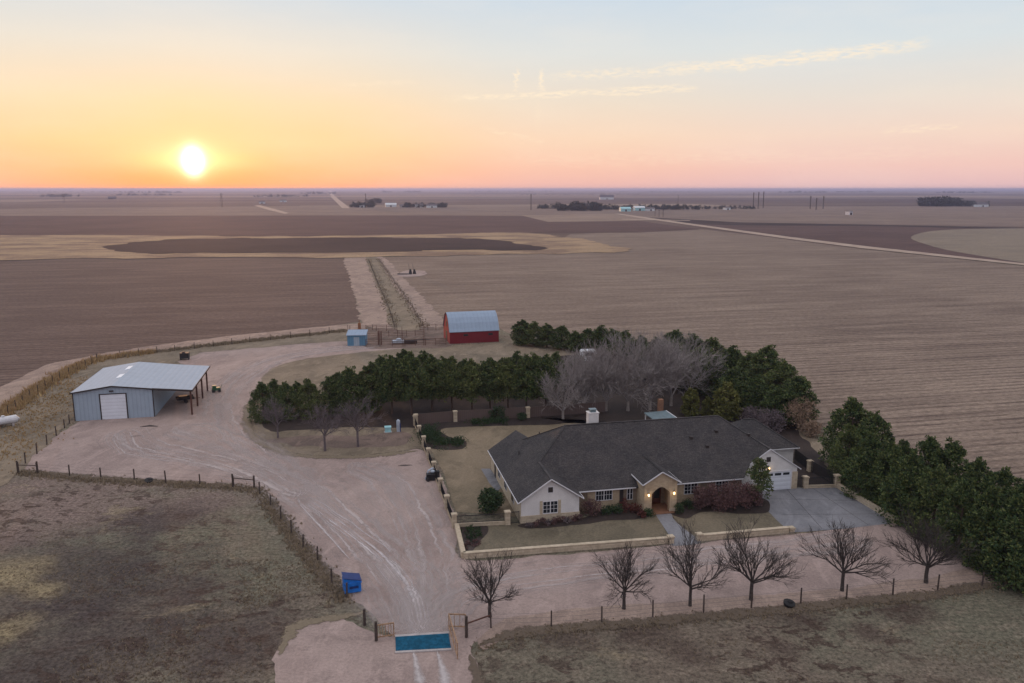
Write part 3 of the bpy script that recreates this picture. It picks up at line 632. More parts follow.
for i, (x, by, ty, l) in enumerate([(563,419,367,"pale leafless tree leaning at the left end of the grey grove"), (584,412,352,"second leafless grey tree from the left behind the chimney"), (606,411,348,"third leafless grey tree from the left, above the chimney"), (628,411,347,"fourth leafless grey tree from the left, mid grove"), (650,410,345,"fifth leafless grey tree, behind the patio roof"), (671,406,344,"sixth leafless grey tree, right of the patio chimney"), (689,400,347,"rightmost leafless grey tree against the dark pines"), (548,408,365,"thin grey leafless tree in front of the trunked pines")]):
    p = G(x, by); place(pc, i, p, HT(p, ty), .92, label=l, group="grey leafless trees behind the house", h0=9.0)

# ------------------------------------------------------------------ ranch house
hz = .6699; E = 2.55
house = empty("ranch_house", ORG, TH, "long single storey ranch house with dark shingle roof, white gables and limestone entry", "house")
def rz(u_, v_, z_): return (u_, v_, z_)
def build(mb, name, mat, parent=house): return mb.build(name, mat, parent)
# walls
mb = MB()
mb.box(.0, 6.6, 0, 17.5, -.1, E)                     # left wing
mb.prism([(.0, 0, E), (6.6, 0, E), (3.3, 0, 4.72)], (0, .3, 0)); mb.prism([(.0, 17.2, E), (6.6, 17.2, E), (3.3, 17.2, 4.72)], (0, .3, 0))
build(mb, "wall", "white_stucco")
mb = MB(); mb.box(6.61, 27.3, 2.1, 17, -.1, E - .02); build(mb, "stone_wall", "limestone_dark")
mb = MB(); mb.box(27.61, 35.2, 3.2, 17, -.1, E - .01); mb.prism([(27.61, 3.2, E), (35.2, 3.2, E), (35.2, 3.2, 2.7), (31.4, 3.2, 5.2), (27.61, 3.2, 2.7)], (0, .3, 0)); mb.box(35.3, 39.4, 10.9, 18.7, -.1, 2.5)
build(mb, "wall", "white_stucco")
# stone base courses and corner piers
for bx in ((-.06, 6.66, -.06, .02, 0, .85), (-.06, 0.0, 0.02, 17.4, 0, E - .15), (6.6, 6.66, .02, 2.1, 0, .9), (34.5, 35.28, 3.12, 3.25, 0, 2.2), (27.7, 30.7, 3.12, 3.2, 0, .9)):
    mb = MB(); mb.box(*bx); build(mb, "stone_base", "limestone_pale")
for a_, b_ in ((8.2, 12.0), (18.6, 22.0)):
    mb = MB(); mb.box(a_, b_, 2.02, 2.1, 0, E - .05); build(mb, "stone_facing", "limestone")
# roof
def zf(v): return E + hz * (v - 1.5)
RL = (7.6, 9.5, E + 8 * hz); RR = (27.6, 9.5, E + 8 * hz); ph = E + 3.7 * hz; gh = E + 4.2 * hz
planes = [
 [(7.0, 1.5, E), (27.2, 1.5, E), (28.8, 3.1, zf(3.1)), (31.4, 5.7, zf(5.7)), RR, RL, (3.3, 5.2, ph)],
 [(-.4, -.4, E), (3.3, -.4, ph), (3.3, 5.2, ph), RL, (3.3, 13.8, ph), (3.3, 17.9, ph), (-.4, 17.9, E)][::-1],
 [(7.0, -.4, E), (7.0, 1.5, E), (3.3, 5.2, ph), (3.3, -.4, ph)],
 [(3.3, 13.8, ph), (7.0, 17.5, E), (7.0, 17.9, E), (3.3, 17.9, ph)],
 [(3.3, 13.8, ph), RL, RR, (35.6, 17.5, E), (7.0, 17.5, E)][::-1][::-1],
 [(35.6, 3.1, E), (35.6, 17.5, E), RR, (31.4, 5.7, gh), (31.4, 3.1, gh)],
 [(28.8, 3.1, E + 1.6 * hz), (31.4, 3.1, gh), (31.4, 5.7, gh)],
]
mb = MB()
for pl in planes:
    a = [Vector(p) for p in pl]; nrm = (a[1] - a[0]).cross(a[2] - a[1])
    if nrm.z < 0: a = a[::-1]
    dn = Vector((0, 0, -.14)); n = len(a); vs = a + [q + dn for q in a]
    mb.add(vs, [tuple(range(n)), tuple(range(2 * n - 1, n - 1, -1))] + [(i, i + n, (i + 1) % n + n, (i + 1) % n) for i in range(n)])
# rear right wing hip
k = 4.4; q = hz * k; zt = 2.56 + q
V_ = [(29.5, 10.4, 2.56), (39.9, 10.4, 2.56), (39.9, 19.2, 2.56), (29.5, 19.2, 2.56), (33.9, 14.8, zt), (35.5, 14.8, zt)]
mb.add(V_, [(0, 1, 5, 4), (1, 2, 5), (2, 3, 4, 5), (3, 0, 4), (3, 2, 1, 0)])
# entry gable
pk = 4.98; EU = 16.05; eh = 3.6; es = 2.25; rv = 1.5 + (pk - E) / hz; re_ = 1.5 + (eh - E) / hz
for s in (-1, 1):
    a = [Vector((EU + s * es, -.65, eh)), Vector((EU, -.65, pk)), Vector((EU, rv + .3, pk)), Vector((EU + s * es, re_ + .3, eh))]
    if s < 0: a = a[::-1]
    if (a[1] - a[0]).cross(a[2] - a[1]).z < 0: a = a[::-1]
    vs = a + [x - Vector((0, 0, .14)) for x in a]; mb.add(vs, [(0, 1, 2, 3), (7, 6, 5, 4)] + [(i, i + 4, (i + 1) % 4 + 4, (i + 1) % 4) for i in range(4)])
roof = build(mb, "roof", "shingles")
def part(name, mat, fn, parent=house):
    m = MB(); fn(m); return m.build(name, mat, parent)
def trims(m):
    def rake(a, b): m.bar(a, b, .05, .12)
    for a, b in [((-.42, -.45, E - .06), (3.3, -.45, ph - .05)), ((7.02, -.45, E - .06), (3.3, -.45, ph - .05)), ((28.8, 3.06, zf(3.1) - .05), (31.4, 3.06, gh - .05)), ((35.65, 3.06, E - .06), (31.4, 3.06, gh - .05)),
                 ((EU - es - .04, -.70, eh - .06), (EU, -.70, pk - .05)), ((EU + es + .04, -.70, eh - .06), (EU, -.70, pk - .05)),
                 ((7.0, 1.46, E - .07), (EU - es, 1.46, E - .07)), ((EU + es, 1.46, E - .07), (27.2, 1.46, E - .07)), ((-.44, -.4, E - .07), (-.44, 17.9, E - .07)), ((7.04, -.4, E - .07), (7.04, 1.5, E - .07)),
                 ((35.64, 3.1, E - .07), (35.64, 10.3, E - .07)), ((35.7, 10.36, E - .06), (39.95, 10.36, E - .06)), ((39.95, 10.4, E - .06), (39.95, 19.2, E - .06)),
                 ((EU - es - .03, -.6, eh - .08), (EU - es - .03, re_, eh - .08)), ((EU + es + .03, -.6, eh - .08), (EU + es + .03, re_, eh - .08))]: rake(a, b)
part("fascia", "white_trim", trims)
def rvents(m):
    for u, v in ((22.6, 6.6), (26.2, 7.2), (24.2, 5.4), (30.2, 6.5)): m.box(u, u + .35, v, v + .35, zf(v) - .05, zf(v) + .35)
    m.tube([(5.0, 12.0, 3), (5.0, 12.0, 6.5)], .06, 6); m.tube([(2.1, 10.5, 3), (2.1, 10.5, 4.7)], .06, 6)
part("roof_vent", "dark_trim", rvents)
def rid(m):
    for a, b in [(RL, RR), ((3.3, -.4, ph), (3.3, 5.2, ph)), ((3.3, 5.2, ph), RL), (RL, (3.3, 13.8, ph)), ((31.4, 3.1, gh), (31.4, 5.7, gh)), ((31.4, 5.7, gh), RR), (RR, (35.6, 17.5, E)), ((33.9, 14.8, zt), (35.5, 14.8, zt)), ((35.5, 14.8, zt), (39.9, 10.4, 2.56)), ((EU, -.6, pk), (EU, rv, pk))]:
        m.bar(Vector(a) + Vector((0, 0, .01)), Vector(b) + Vector((0, 0, .01)), .26, .05)
part("ridge_cap", "shingles", rid, roof)
ch = part("chimney", "white_stucco", lambda m: (m.box(11.1, 12.4, 11.2, 12.2, 5.5, 8.65), m.box(11.04, 12.46, 11.14, 12.26, 8.65, 8.74)), roof)
part("chimney_cap", "teal_metal", lambda m: (m.box(11.4, 12.1, 11.4, 12.0, 8.742, 9.05), m.box(11.3, 12.2, 11.3, 12.1, 9.05, 9.13)), ch)
# windows
def window(u0, u1, v, z0, z1, cols=2, rows=3, shut=None):
    m = MB(); t = .06
    m.box(u0 - t, u1 + t, v - .05, v + .01, z1, z1 + t); m.box(u0 - t, u1 + t, v - .07, v + .01, z0 - t, z0); m.box(u0 - t, u0, v - .05, v + .01, z0, z1); m.box(u1, u1 + t, v - .05, v + .01, z0, z1)
    m.box((u0 + u1) / 2 - .05, (u0 + u1) / 2 + .05, v - .045, v + .01, z0, z1)
    f = m.build("window", "white_trim", house); g = MB(); g.box(u0, u1, v - .02, v - .004, z0, z1); g.build("pane", "glass_dark", f)
    b = MB()
    for h in range(2):
        a0 = u0 + h * (u1 - u0) / 2; w = (u1 - u0) / 2
        for c in range(1, cols): b.box(a0 + w * c / cols - .018, a0 + w * c / cols + .018, v - .035, v - .021, z0, z1)
        for c in range(1, rows): b.box(a0, a0 + w, v - .037, v - .022, z0 + (z1 - z0) * c / rows - .018, z0 + (z1 - z0) * c / rows + .018)
    b.build("glazing_bars", "white_trim", f); return f
window(2.5, 4.1, 0, 1.0, 2.3); window(9.2, 11.1, 2.02, 1.1, 2.3, 3, 2); window(20.0, 21.6, 2.02, 1.0, 2.25); window(13.0, 13.6, 2.1, .9, 2.2, 1, 2); window(24, 25.5, 2.1, 1.0, 2.2)
part("window_surround", "limestone_pale", lambda m: (m.box(2.1, 2.43, -.03, .0, .86, 2.42), m.box(4.17, 4.5, -.03, .0, .86, 2.42)))
part("shutter", "dark_trim", lambda m: (m.box(12.1, 12.5, 2.0, 2.1, .2, 2.3)))
part("gable_vent", "dark_trim", lambda m: (m.box(3.03, 3.57, -.05, 0, 3.35, 3.95)))
part("gable_vent_frame", "white_trim", lambda m: (m.box(2.96, 3.64, -.035, -.002, 3.28, 4.02)))
part("gable_vent", "dark_trim", lambda m: (m.box(31.0, 31.55, 3.14, 3.2, 3.7, 4.3)))
# west side windows and doors in the long wall
for v in (4.0, 8.0, 12.0):
    fr = part("side_window", "white_trim", lambda m: m.box(-.11, -.05, v - .75, v + .75, .9, 2.25)); part("pane", "glass_dark", lambda m: m.box(-.13, -.112, v - .65, v + .65, 1.0, 2.15), fr)
part("side_door", "dark_trim", lambda m: m.box(-.1, -.05, 14.2, 15.1, 0, 2.1))
# garage door
gd = part("garage_door", "garage_door", lambda m: m.box(30.95, 34.35, 3.13, 3.19, .02, 2.35))
part("garage_door_window", "glass_dark", lambda m: [m.box(31.1 + i * 1.1, 31.95 + i * 1.1, 3.115, 3.129, 1.9, 2.2) for i in range(3)], gd)
part("garage_door_frame", "white_trim", lambda m: (m.box(30.8, 30.94, 3.1, 3.2, 0, 2.5), m.box(34.36, 34.5, 3.1, 3.2, 0, 2.5), m.box(30.8, 34.5, 3.09, 3.2, 2.36, 2.5)), gd)
# entry porch with arch
v0, v1 = -.4, .15; a0, a1 = 15.0, 17.15; cz = 2.35; arc = [(a0 + (a1 - a0) * i / 12, cz + .72 * math.sin(PI * i / 12)) for i in range(13)]
outl = [(14.1, 0), (a0, 0)] + arc + [(a1, 0), (18.0, 0), (18.0, eh), (EU, pk - .2), (14.1, eh)]
mb = MB(); mb.prism([(x, v0, z) for x, z in outl], (0, v1 - v0, 0)); mb.box(14.1, 14.45, v1, 2.1, 0, eh - .1); mb.box(17.65, 18.0, v1, 2.1, 0, eh - .1)
porch = build(mb, "entry_porch", "limestone")
part("porch_base", "limestone_pale", lambda m: (m.box(14.02, 15.04, v0 - .06, v0, 0, .5), m.box(17.1, 18.08, v0 - .06, v0, 0, .5)), porch)
fd = part("front_door", "door_wood", lambda m: (m.box(15.15, 17.05, 1.95, 2.09, .1, 2.5)))
part("door_pane", "glass_dark", lambda m: (m.box(15.3, 16.0, 1.93, 1.949, .8, 2.3), m.box(16.2, 16.9, 1.93, 1.949, .8, 2.3)), fd)
part("porch_floor", "brown_brick", lambda m: m.box(14.5, 17.6, -.9, 2.05, .02, .12))
def lamp(u, v, z, en=5):
    f = part("wall_lamp", "dark_trim", lambda m: (m.box(u - .1, u + .1, v - .2, v, z + .3, z + .36), m.box(u - .05, u + .05, v - .05, v, z - .05, z + .3)))
    part("lamp_glass", "lamp_glow", lambda m: m.box(u - .075, u + .075, v - .2, v - .06, z, z + .29), f)
    l = bpy.data.lights.new("lamp_light", 'POINT'); l.energy = en; l.color = (1, .66, .33); l.shadow_soft_size = .08; o = bpy.data.objects.new("lamp_light", l); C.objects.link(o); o.parent = f; o.location = (u, v - .32, z + .1)
lamp(14.55, v0, 2.15); lamp(17.6, v0, 2.15); lamp(31.3, 3.14, 2.75, 4)
f = part("porch_lantern", "dark_trim", lambda m: m.box(15.95, 16.15, .9, 1.1, 2.75, 3.05)); part("lamp_glass", "lamp_glow", lambda m: m.box(15.97, 16.13, .92, 1.08, 2.6, 2.745), f)
l = bpy.data.lights.new("lamp_light", 'POINT'); l.energy = 5; l.color = (1, .6, .3); l.shadow_soft_size = .1; o = bpy.data.objects.new("lamp_light", l); C.objects.link(o); o.parent = f; o.location = (16.05, 1.0, 2.45)

# patio shelter behind the house
p = G(656, 419, 2.6); p.z = 0; ps = empty("patio_shelter", p, TH, "low pale teal metal roofed patio shelter behind the main roof", "shelter")
def prt(name, mat, par, fn): m = MB(); fn(m); return m.build(name, mat, par)
prt("roof", "teal_metal", ps, lambda m: m.prism([(-.3, 0, 2.35), (3.2, 0, 2.5), (3.2, 0, 2.62), (-.3, 0, 2.47)], (0, 4, 0)))
for a, b in ((-.2, .2), (3.0, .2), (-.2, 3.7), (3.0, 3.7)): prt("post", "white_trim", ps, lambda m: m.box(a, a + .15, b, b + .15, 0, 2.34))
prt("chimney", "brown_brick", ps, lambda m: m.box(2.2, 2.9, 4.2, 4.9, 0, 4.3)); prt("gutter", "white_trim", ps, lambda m: m.bar((3.3, -.1, 2.5), (3.3, 4.1, 2.5), .15, .2))

# ------------------------------------------------------------------ stone walls, pillars, railings
def railing(a, b, h=1.15, z0=.12, gap=.11, parent=None):
    m = MB(); d = b - a; n = max(2, int(d.length / gap))
    m.bar(a + Vector((0, 0, h)), b + Vector((0, 0, h)), .04, .05); m.bar(a + Vector((0, 0, z0 + .1)), b + Vector((0, 0, z0 + .1)), .04, .05)
    for i in range(1, n): q_ = a.lerp(b, i / n); m.bar(q_ + Vector((0, 0, z0)), q_ + Vector((0, 0, h + .08)), .034)
    return m.build("railing", "iron", parent)
def pillar(p, parent, h=1.6, w=.5, mat="limestone_pale"):
    m = MB(); m.box(-w / 2, w / 2, -w / 2, w / 2, -.05, h - .12); o = m.build("pillar", mat, parent, p); o.rotation_euler.z = TH
    m = MB(); m.box(-w / 2 - .07, w / 2 + .07, -w / 2 - .07, w / 2 + .07, h - .12, h); m.prism([(-w / 2, -w / 2, h), (w / 2, -w / 2, h), (w / 2, w / 2, h), (-w / 2, w / 2, h)], (0, 0, .04)); m.build("pillar_cap", mat, o)
    return o
def course(a, b, h, w, parent, mat="limestone_pale", name="low_wall"):
    m = MB(); n = max(1, int((b - a).length / 1.2)); r = random.Random(int(a.x * 10))
    d = (b - a).normalized(); s = Vector((-d.y, d.x, 0)) * w / 2
    L1 = (b - a).length
    for i in range(n):
        x0 = a + d * L1 * i / n; x1 = a + d * (L1 * (i + 1) / n - .004); hh = h + r.uniform(-.03, .03)
        m.prism([x0 - s, x1 - s, x1 + s, x0 + s], (0, 0, hh))
    for i in range(n):
        x0 = a + d * L1 * i / n; x1 = a + d * (L1 * (i + 1) / n - .006); s2 = s * 1.18; hh = h + .035
        m.prism([x0 - s2 + Vector((0, 0, hh)), x1 - s2 + Vector((0, 0, hh)), x1 + s2 + Vector((0, 0, hh)), x0 + s2 + Vector((0, 0, hh))], (0, 0, .07))
    return m.build(name, mat, parent)
wst = empty("yard_fence", (0, 0, 0), 0, "run of limestone pillars with black iron railings between gravel yard and side lawn", "fence")
PL = [G(x, y) for x, y in ((454.3,527.5),(447,508.5),(440.6,491),(434,473.5),(428.6,459.5),(423.8,447),(419.3,436),(415,425.5))]
for q in PL: pillar(q, wst)
for a, b in zip(PL, PL[1:]): railing(a, b, 1.2, parent=wst); 
def curb(m):
    for a, b in zip(PL, PL[1:]): m.bar(a + Vector((0, 0, .1)), b + Vector((0, 0, .1)), .25, .2)
prt("stone_curb", "limestone", wst, curb)
lw = empty("low_stone_wall", (0, 0, 0), 0, "low limestone garden wall around the front lawn from the left pillar to the walk", "wall")
c0, c1, c2 = G(454.8, 529), G(463.5, 558.5), G(667, 543); course(c0 + Vector((.2, 0, 0)), c1, .55, .4, lw); course(c1, c2, .55, .4, lw); pillar(G(670.5, 543), lw, .8, .55)
lw2 = empty("low_stone_wall", (0, 0, 0), 0, "low limestone garden wall between front walk and driveway", "wall"); pillar(G(699, 540.5), lw2, .8, .55); course(G(701, 540.3), G(788, 532.5), .55, .4, lw2); pillar(G(791, 531.5), lw2, .5, .55)
lw3 = empty("low_stone_wall", (0, 0, 0), 0, "low limestone wall along the right edge of the driveway", "wall"); course(G(838, 488), G(893, 521.5), .5, .4, lw3); pillar(G(896, 523), lw3, .55, .8)
pf = empty("patio_fence", (0, 0, 0), 0, "black iron fence on a low stone base left of the white gable", "fence")
A = G(456, 527); B = G(506, 524.5); Bp = G(507.5, 524.5); D = G(520, 523.6)
course(A, B, .35, .3, pf); railing(A, B, 1.25, .4, parent=pf); pillar(Bp, pf, 1.55, .55)
g1 = empty("garden_gate", (0, 0, 0), 0, "black iron gate between stone pillar and the white gable's corner", "gate"); railing(G(510.5, 524.4), G(519, 523.7), 1.4, .1, .1, parent=g1); prt("gate_frame", "iron", g1, lambda m: (m.bar(G(510.5, 524.4), G(510.5, 524.4) + Vector((0, 0, 1.5)), .07), m.bar(G(519, 523.7), G(519, 523.7) + Vector((0, 0, 1.5)), .07)))
df = empty("dog_run_fence", (0, 0, 0), 0, "black iron fence with stone pillars right of the garage", "fence")
QA, QB, QC, QD = G(805, 488), G(836.5, 487.2), G(809.5, 471.5), G(794, 459.5)
pillar(QA, df, 1.5, .55); pillar(QB, df, 1.6, .6); pillar(QC, df, 1.5, .55)
course(QA + Vector((.3, 0, 0)), QB, .3, .3, df); railing(QA, QB, 1.3, .35, parent=df); railing(QB, QC, 1.5, .1, parent=df); railing(QC, QD, 1.5, .1, parent=df); railing(G(796, 488.2), QA, 1.3, .1, parent=df)
sheet("dog_run_soil", [(797,486),(834,485.5),(810,468),(795,458),(790,470)], .04, "mulch", False, .5, .1)
bf = empty("back_fence", (0, 0, 0), 0, "weathered grey plank fence with stone pillars at the back of the side lawn", "fence")
bp = [G(416, 425), G(455.3, 421.5), G(492, 419.5), G(527.8, 417.5), G(566, 415), G(605, 412)]
for a, b in zip(bp, bp[1:]):
    m = MB(); m.bar(a + Vector((0, 0, .85)), b + Vector((0, 0, .85)), .06, 1.65); m.bar(a + Vector((0, 0, 1.7)), b + Vector((0, 0, 1.7)), .12, .08); m.build("plank_panel", "wood_fence", bf)
for i, q in enumerate(bp):
    if i in (0, 1, 3): pillar(q - Vector((0, .1, 0)), bf, 1.75, .6)
pf2 = G(578, 417)
# ------------------------------------------------------------------ metal shop
sh = empty("metal_shop", ORG, TH, "pale blue grey metal shop with white roll up door and open lean-to on steel posts", "building")
x0, x1, x2, xp = -60.3, -48.5, -42.8, -54.5; y0, y1 = 52.9, 70.6
zl, zp, zr, ze = 4.55, 5.35, 4.62, 4.05
prt("wall", "shop_wall", sh, lambda m: m.prism([(x0, y0, -.05), (x1, y0, -.05), (x1, y0, zr), (xp, y0, zp), (x0, y0, zl)], (0, y1 - y0, 0)))
def sroof(m):
    t = .1; o = .25
    pts = [(x0 - o, zl - .03), (xp, zp + .02), (x1, zr + .02), (x2 + o, ze)]
    top = [(x, z + t) for x, z in pts]; prof = pts + top[::-1]
    m.prism([(x, y0 - .3, z) for x, z in prof], (0, y1 - y0 + .7, 0))
rfo = prt("roof", "galvanised_roof", sh, sroof)
def strim(m):
    m.bar((x0 - .3, y0 - .33, zl), (xp, y0 - .33, zp + .06), .05, .22); m.bar((xp, y0 - .33, zp + .06), (x1, y0 - .33, zr + .06), .05, .22); m.bar((x1, y0 - .33, zr + .06), (x2 + .3, y0 - .33, ze + .02), .05, .3)
    m.bar((x2 + .28, y0 - .3, ze), (x2 + .28, y1 + .4, ze), .06, .28); m.bar((x0 - .29, y0 - .3, zl), (x0 - .29, y1 + .3, zl), .06, .15)
    m.box(x0 - .05, x0 + .1, y0 - .05, y0, 0, zl); m.box(x1 - .12, x1 + .04, y0 - .05, y0, 0, zr)
prt("trim", "dark_trim", sh, strim)
for (u, v) in ((-55.1, 66.5), (-54.9, 60.0)):
    zz = zp + .13 if False else None
    sl = (zp - zl) / (xp - x0)
    a = u - .5; prt("skylight", "skylight", rfo, lambda m: m.prism([(u - .45, v - 1.3, zl + sl * (u - .45 - x0) + .13), (u + .35, v - 1.3, zl + sl * (u + .35 - x0) + .13), (u + .35, v + 1.3, zl + sl * (u + .35 - x0) + .13), (u - .45, v + 1.3, zl + sl * (u - .45 - x0) + .13)], (0, 0, .03)))
rd = prt("roll_up_door", "garage_door", sh, lambda m: m.box(-56.3, -52.6, y0 - .06, y0 - .005, .02, 4.05))
prt("door_frame", "dark_trim", rd, lambda m: (m.box(-56.48, -56.3, y0 - .09, y0 - .004, 0, 4.2), m.box(-52.6, -52.42, y0 - .09, y0 - .004, 0, 4.2), m.box(-56.3, -52.6, y0 - .088, y0 - .004, 4.05, 4.2)))
prt("light_fixture", "dark_trim", sh, lambda m: m.box(-54.9, -54.3, y0 - .25, y0 - .002, 4.5, 4.68))
for v in (53.0, 58.3, 63.4, 68.7):
    prt("post", "rust_steel", sh, lambda m: (m.box(x2 - .2, x2 + .05, v - .12, v + .12, -.05, ze - .05), m.box(x2 - .09, x2 - .06, v - .17, v + .17, 0, ze - .05)))
    prt("rafter", "rust_steel", sh, lambda m: m.bar((x1 + .05, v, zr - .12), (x2 - .05, v, ze - .12), .1, .2))
prt("purlin", "rust_steel", sh, lambda m: [m.bar((x1 + k * 1.5, y0 + .05, zr - .05 - k * .14), (x1 + k * 1.5, y1, zr - .05 - k * .14), .06, .1) for k in range(1, 4)])
# machines by the shop
def wheel(m, c, rr, w, ax): m.tube([Vector(c) - Vector(ax) * w / 2, Vector(c) + Vector(ax) * w / 2], rr, 12)
atv = empty("utility_trailer", L(-45.4, 61.5), TH + .3, "dark flatbed trailer parked under the shop's lean-to", "trailer")
prt("bed", "machine_dark", atv, lambda m: (m.box(-1.4, 1.4, -.8, .8, .55, .65), m.box(-1.4, 1.4, -.82, -.76, .65, 1.0), m.box(-1.4, 1.4, .76, .82, .65, 1.0), m.bar((1.4, 0, .55), (2.4, 0, .45), .1)))
for a in (-.95, .95): prt("wheel", "black_rubber", atv, lambda m: wheel(m, (0, a, .33), .33, .2, (0, 1, 0)))
prt("load", "machine_dark", atv, lambda m: (m.box(-1, .4, -.5, .5, .66, 1.15), m.ball((.7, .1, .85), (.35, .4, .3))))
mg = empty("green_machine", G(216.5, 392), .4, "small dark green garden machine standing right of the lean-to", "machine")
prt("body", "machine_green", mg, lambda m: (m.box(-.7, .7, -.45, .45, .35, .85), m.box(-.65, .0, -.4, .4, .85, 1.25), m.bar((.7, 0, .7), (1.0, 0, 1.25), .08)))
for a in (-.5, .5):
    for b in (-.45, .45): prt("wheel", "black_rubber", mg, lambda m: wheel(m, (a, b, .28), .28, .16, (0, 1, 0)))
tk = empty("fuel_tank", G(185, 359.5), TH, "dark square tank on legs beside the field fence behind the shop", "tank")
prt("body", "machine_dark", tk, lambda m: (m.box(-.9, .9, -.7, .7, .35, 1.5), m.box(-.5, .1, -.3, .3, 1.5, 1.7)))
for a in (-.8, .8): prt("leg", "machine_dark", tk, lambda m: m.box(a - .06, a + .06, -.6, .6, 0, .35))
pt = empty("propane_tank", G(4, 427), .75, "white horizontal propane tank at the left edge by the ochre weeds", "tank")
def ptank(m):
    pts = []; rr = []
    for i in range(11):
        t = i / 10; x = -2.2 + 4.4 * t; e_ = min(t, 1 - t) * 4.4; pts.append((x, 0, 1.0)); rr.append(.62 * math.sqrt(max(.02, 1 - max(0, 1 - e_ / .5) ** 2)))
    m.tube(pts, rr, 14)
prt("body", "tank_white", pt, ptank)
for a in (-1.2, 1.2): prt("support", "kerb_concrete", pt, lambda m: m.box(a - .15, a + .15, -.5, .5, 0, .5))
prt("dome", "tank_white", pt, lambda m: m.tube([(0, 0, 1.55), (0, 0, 1.8)], .25, 10))
# ------------------------------------------------------------------ red barn, shed, corral
bp0 = G(449.9, 344); bpt = G(500, 343); bang = math.radians(14)
bn = empty("red_barn", bp0, bang, "red board barn with curved blue grey metal roof beyond the pines", "barn"); BL = (bpt - bp0).length; BD = 9.0
prof = [(0, 2.95), (.35, 3.5), (1.1, 4.75), (2.2, 5.9), (3.4, 6.6), (4.5, 6.95), (5.6, 6.6), (6.8, 5.9), (7.9, 4.75), (8.65, 3.5), (9, 2.95)]
prt("wall", "barn_red", bn, lambda m: m.box(.02, BL - .02, .02, BD - .02, -.05, 2.95))
prt("gable_wall", "barn_red_lit", bn, lambda m: (m.prism([(0, y, z - .05) for y, z in prof], (.15, 0, 0)), m.prism([(BL - .15, y, z - .05) for y, z in prof], (.15, 0, 0)), m.box(-.03, .02, 0, BD, 0, 2.9)))
def broof(m):
    o = .1; pr = [(-.12, 2.85)] + prof[1:-1] + [(BD + .12, 2.85)]; inn = [(y, z - .12) for y, z in pr]
    m.prism([(-.12, y, z) for y, z in pr + inn[::-1]], (BL + .24, 0, 0))
brf = prt("roof", "barn_roof", bn, broof)
prt("fascia", "dark_trim", bn, lambda m: [m.bar((-.15, a[0], a[1] - .05), (-.15, b[0], b[1] - .05), .05, .18) for a, b in zip(prof, prof[1:])])
for a in (3.3, 9.3): 
    w = prt("window", "dark_trim", bn, lambda m: m.box(a, a + 1.1, -.05, .02, 1.75, 2.2)); prt("pane", "glass_dark", w, lambda m: m.box(a + .1, a + 1.0, -.07, -.052, 1.82, 2.13))
prt("door", "dark_trim", bn, lambda m: m.box(-.08, -.035, 3.4, 5.6, 0, 2.5)); prt("hay_door", "dark_trim", bn, lambda m: m.box(-.08, -.031, 4.0, 5.0, 3.6, 4.8))
sp0 = G(347.5, 346); sl_ = G(366, 345.6); SL = (sl_ - sp0).length
sd = empty("blue_shed", sp0, .06, "small blue metal shed at the end of the gravel road left of the corral", "shed")
prt("wall", "shed_blue", sd, lambda m: m.prism([(0, 0, -.05), (SL, 0, -.05), (SL, 0, 2.5), (0, 0, 2.5)], (0, 3, 0)))
prt("roof", "barn_roof", sd, lambda m: m.prism([(-.2, -.3, 2.5), (-.2, 3.3, 3.2), (-.2, 3.3, 3.3), (-.2, -.3, 2.6)], (SL + .4, 0, 0)))
prt("door", "shop_wall", sd, lambda m: m.box(SL * .35, SL * .65, -.04, -.003, 0, 2.1))
cor = empty("corral", (0, 0, 0), 0, "rusty pipe corral panels between the blue shed and the red barn", "corral")
def pipes(a, b, h=1.6, rails=4):
    m = MB(); n = max(1, round((b - a).length / 2.4))
    for i in range(rails): z = h * (i + 1) / rails; m.bar(a + Vector((0, 0, z)), b + Vector((0, 0, z)), .07)
    for i in range(n + 1): q_ = a.lerp(b, i / n); m.bar(q_, q_ + Vector((0, 0, h + .1)), .1)
    return m.build("pipe_panel", "rust_steel", cor)
for a, b in [((366,346.5),(380,346.5)),((380,346.5),(405,346.3)),((405,346.3),(446,345)),((380,346.5),(379,335)),((380,337.5),(424,336)),((424,345.5),(424,331)),((403,346),(402,333)),((366,331.5),(397,331)),((420,330.5),(444,330.5)),((366,340),(380,340.5))]: pipes(G(*a), G(*b))
for x in (378.5, 381.5): prt("gate_post", "rust_steel", cor, lambda m: m.bar(G(x, 345), G(x, 345) + Vector((0, 0, 3.3)), .2))
st = empty("stock_trailer", G(398, 344), .1, "grey heap of feed equipment inside the pipe corral", "equipment")
prt("bin", "machine_pale", st, lambda m: (m.box(-1.4, 1.4, -.6, .6, .3, .9), m.ball((.2, 0, 1.0), (.7, .5, .45)))); prt("rack", "machine_dark", st, lambda m: (m.box(1.5, 4.5, -.5, .5, .2, .75), m.bar((1.5, 0, .8), (9, 1, .9), .12)))
ob = empty("orange_barrel", G(359.5, 329), 0, "rusty orange stand by the field fence behind the blue shed", "post"); prt("body", "orange_thing", ob, lambda m: (m.box(-.35, .35, -.3, .3, 0, 1.6), m.bar((0, 0, 1.6), (0, 0, 2.4), .15)))
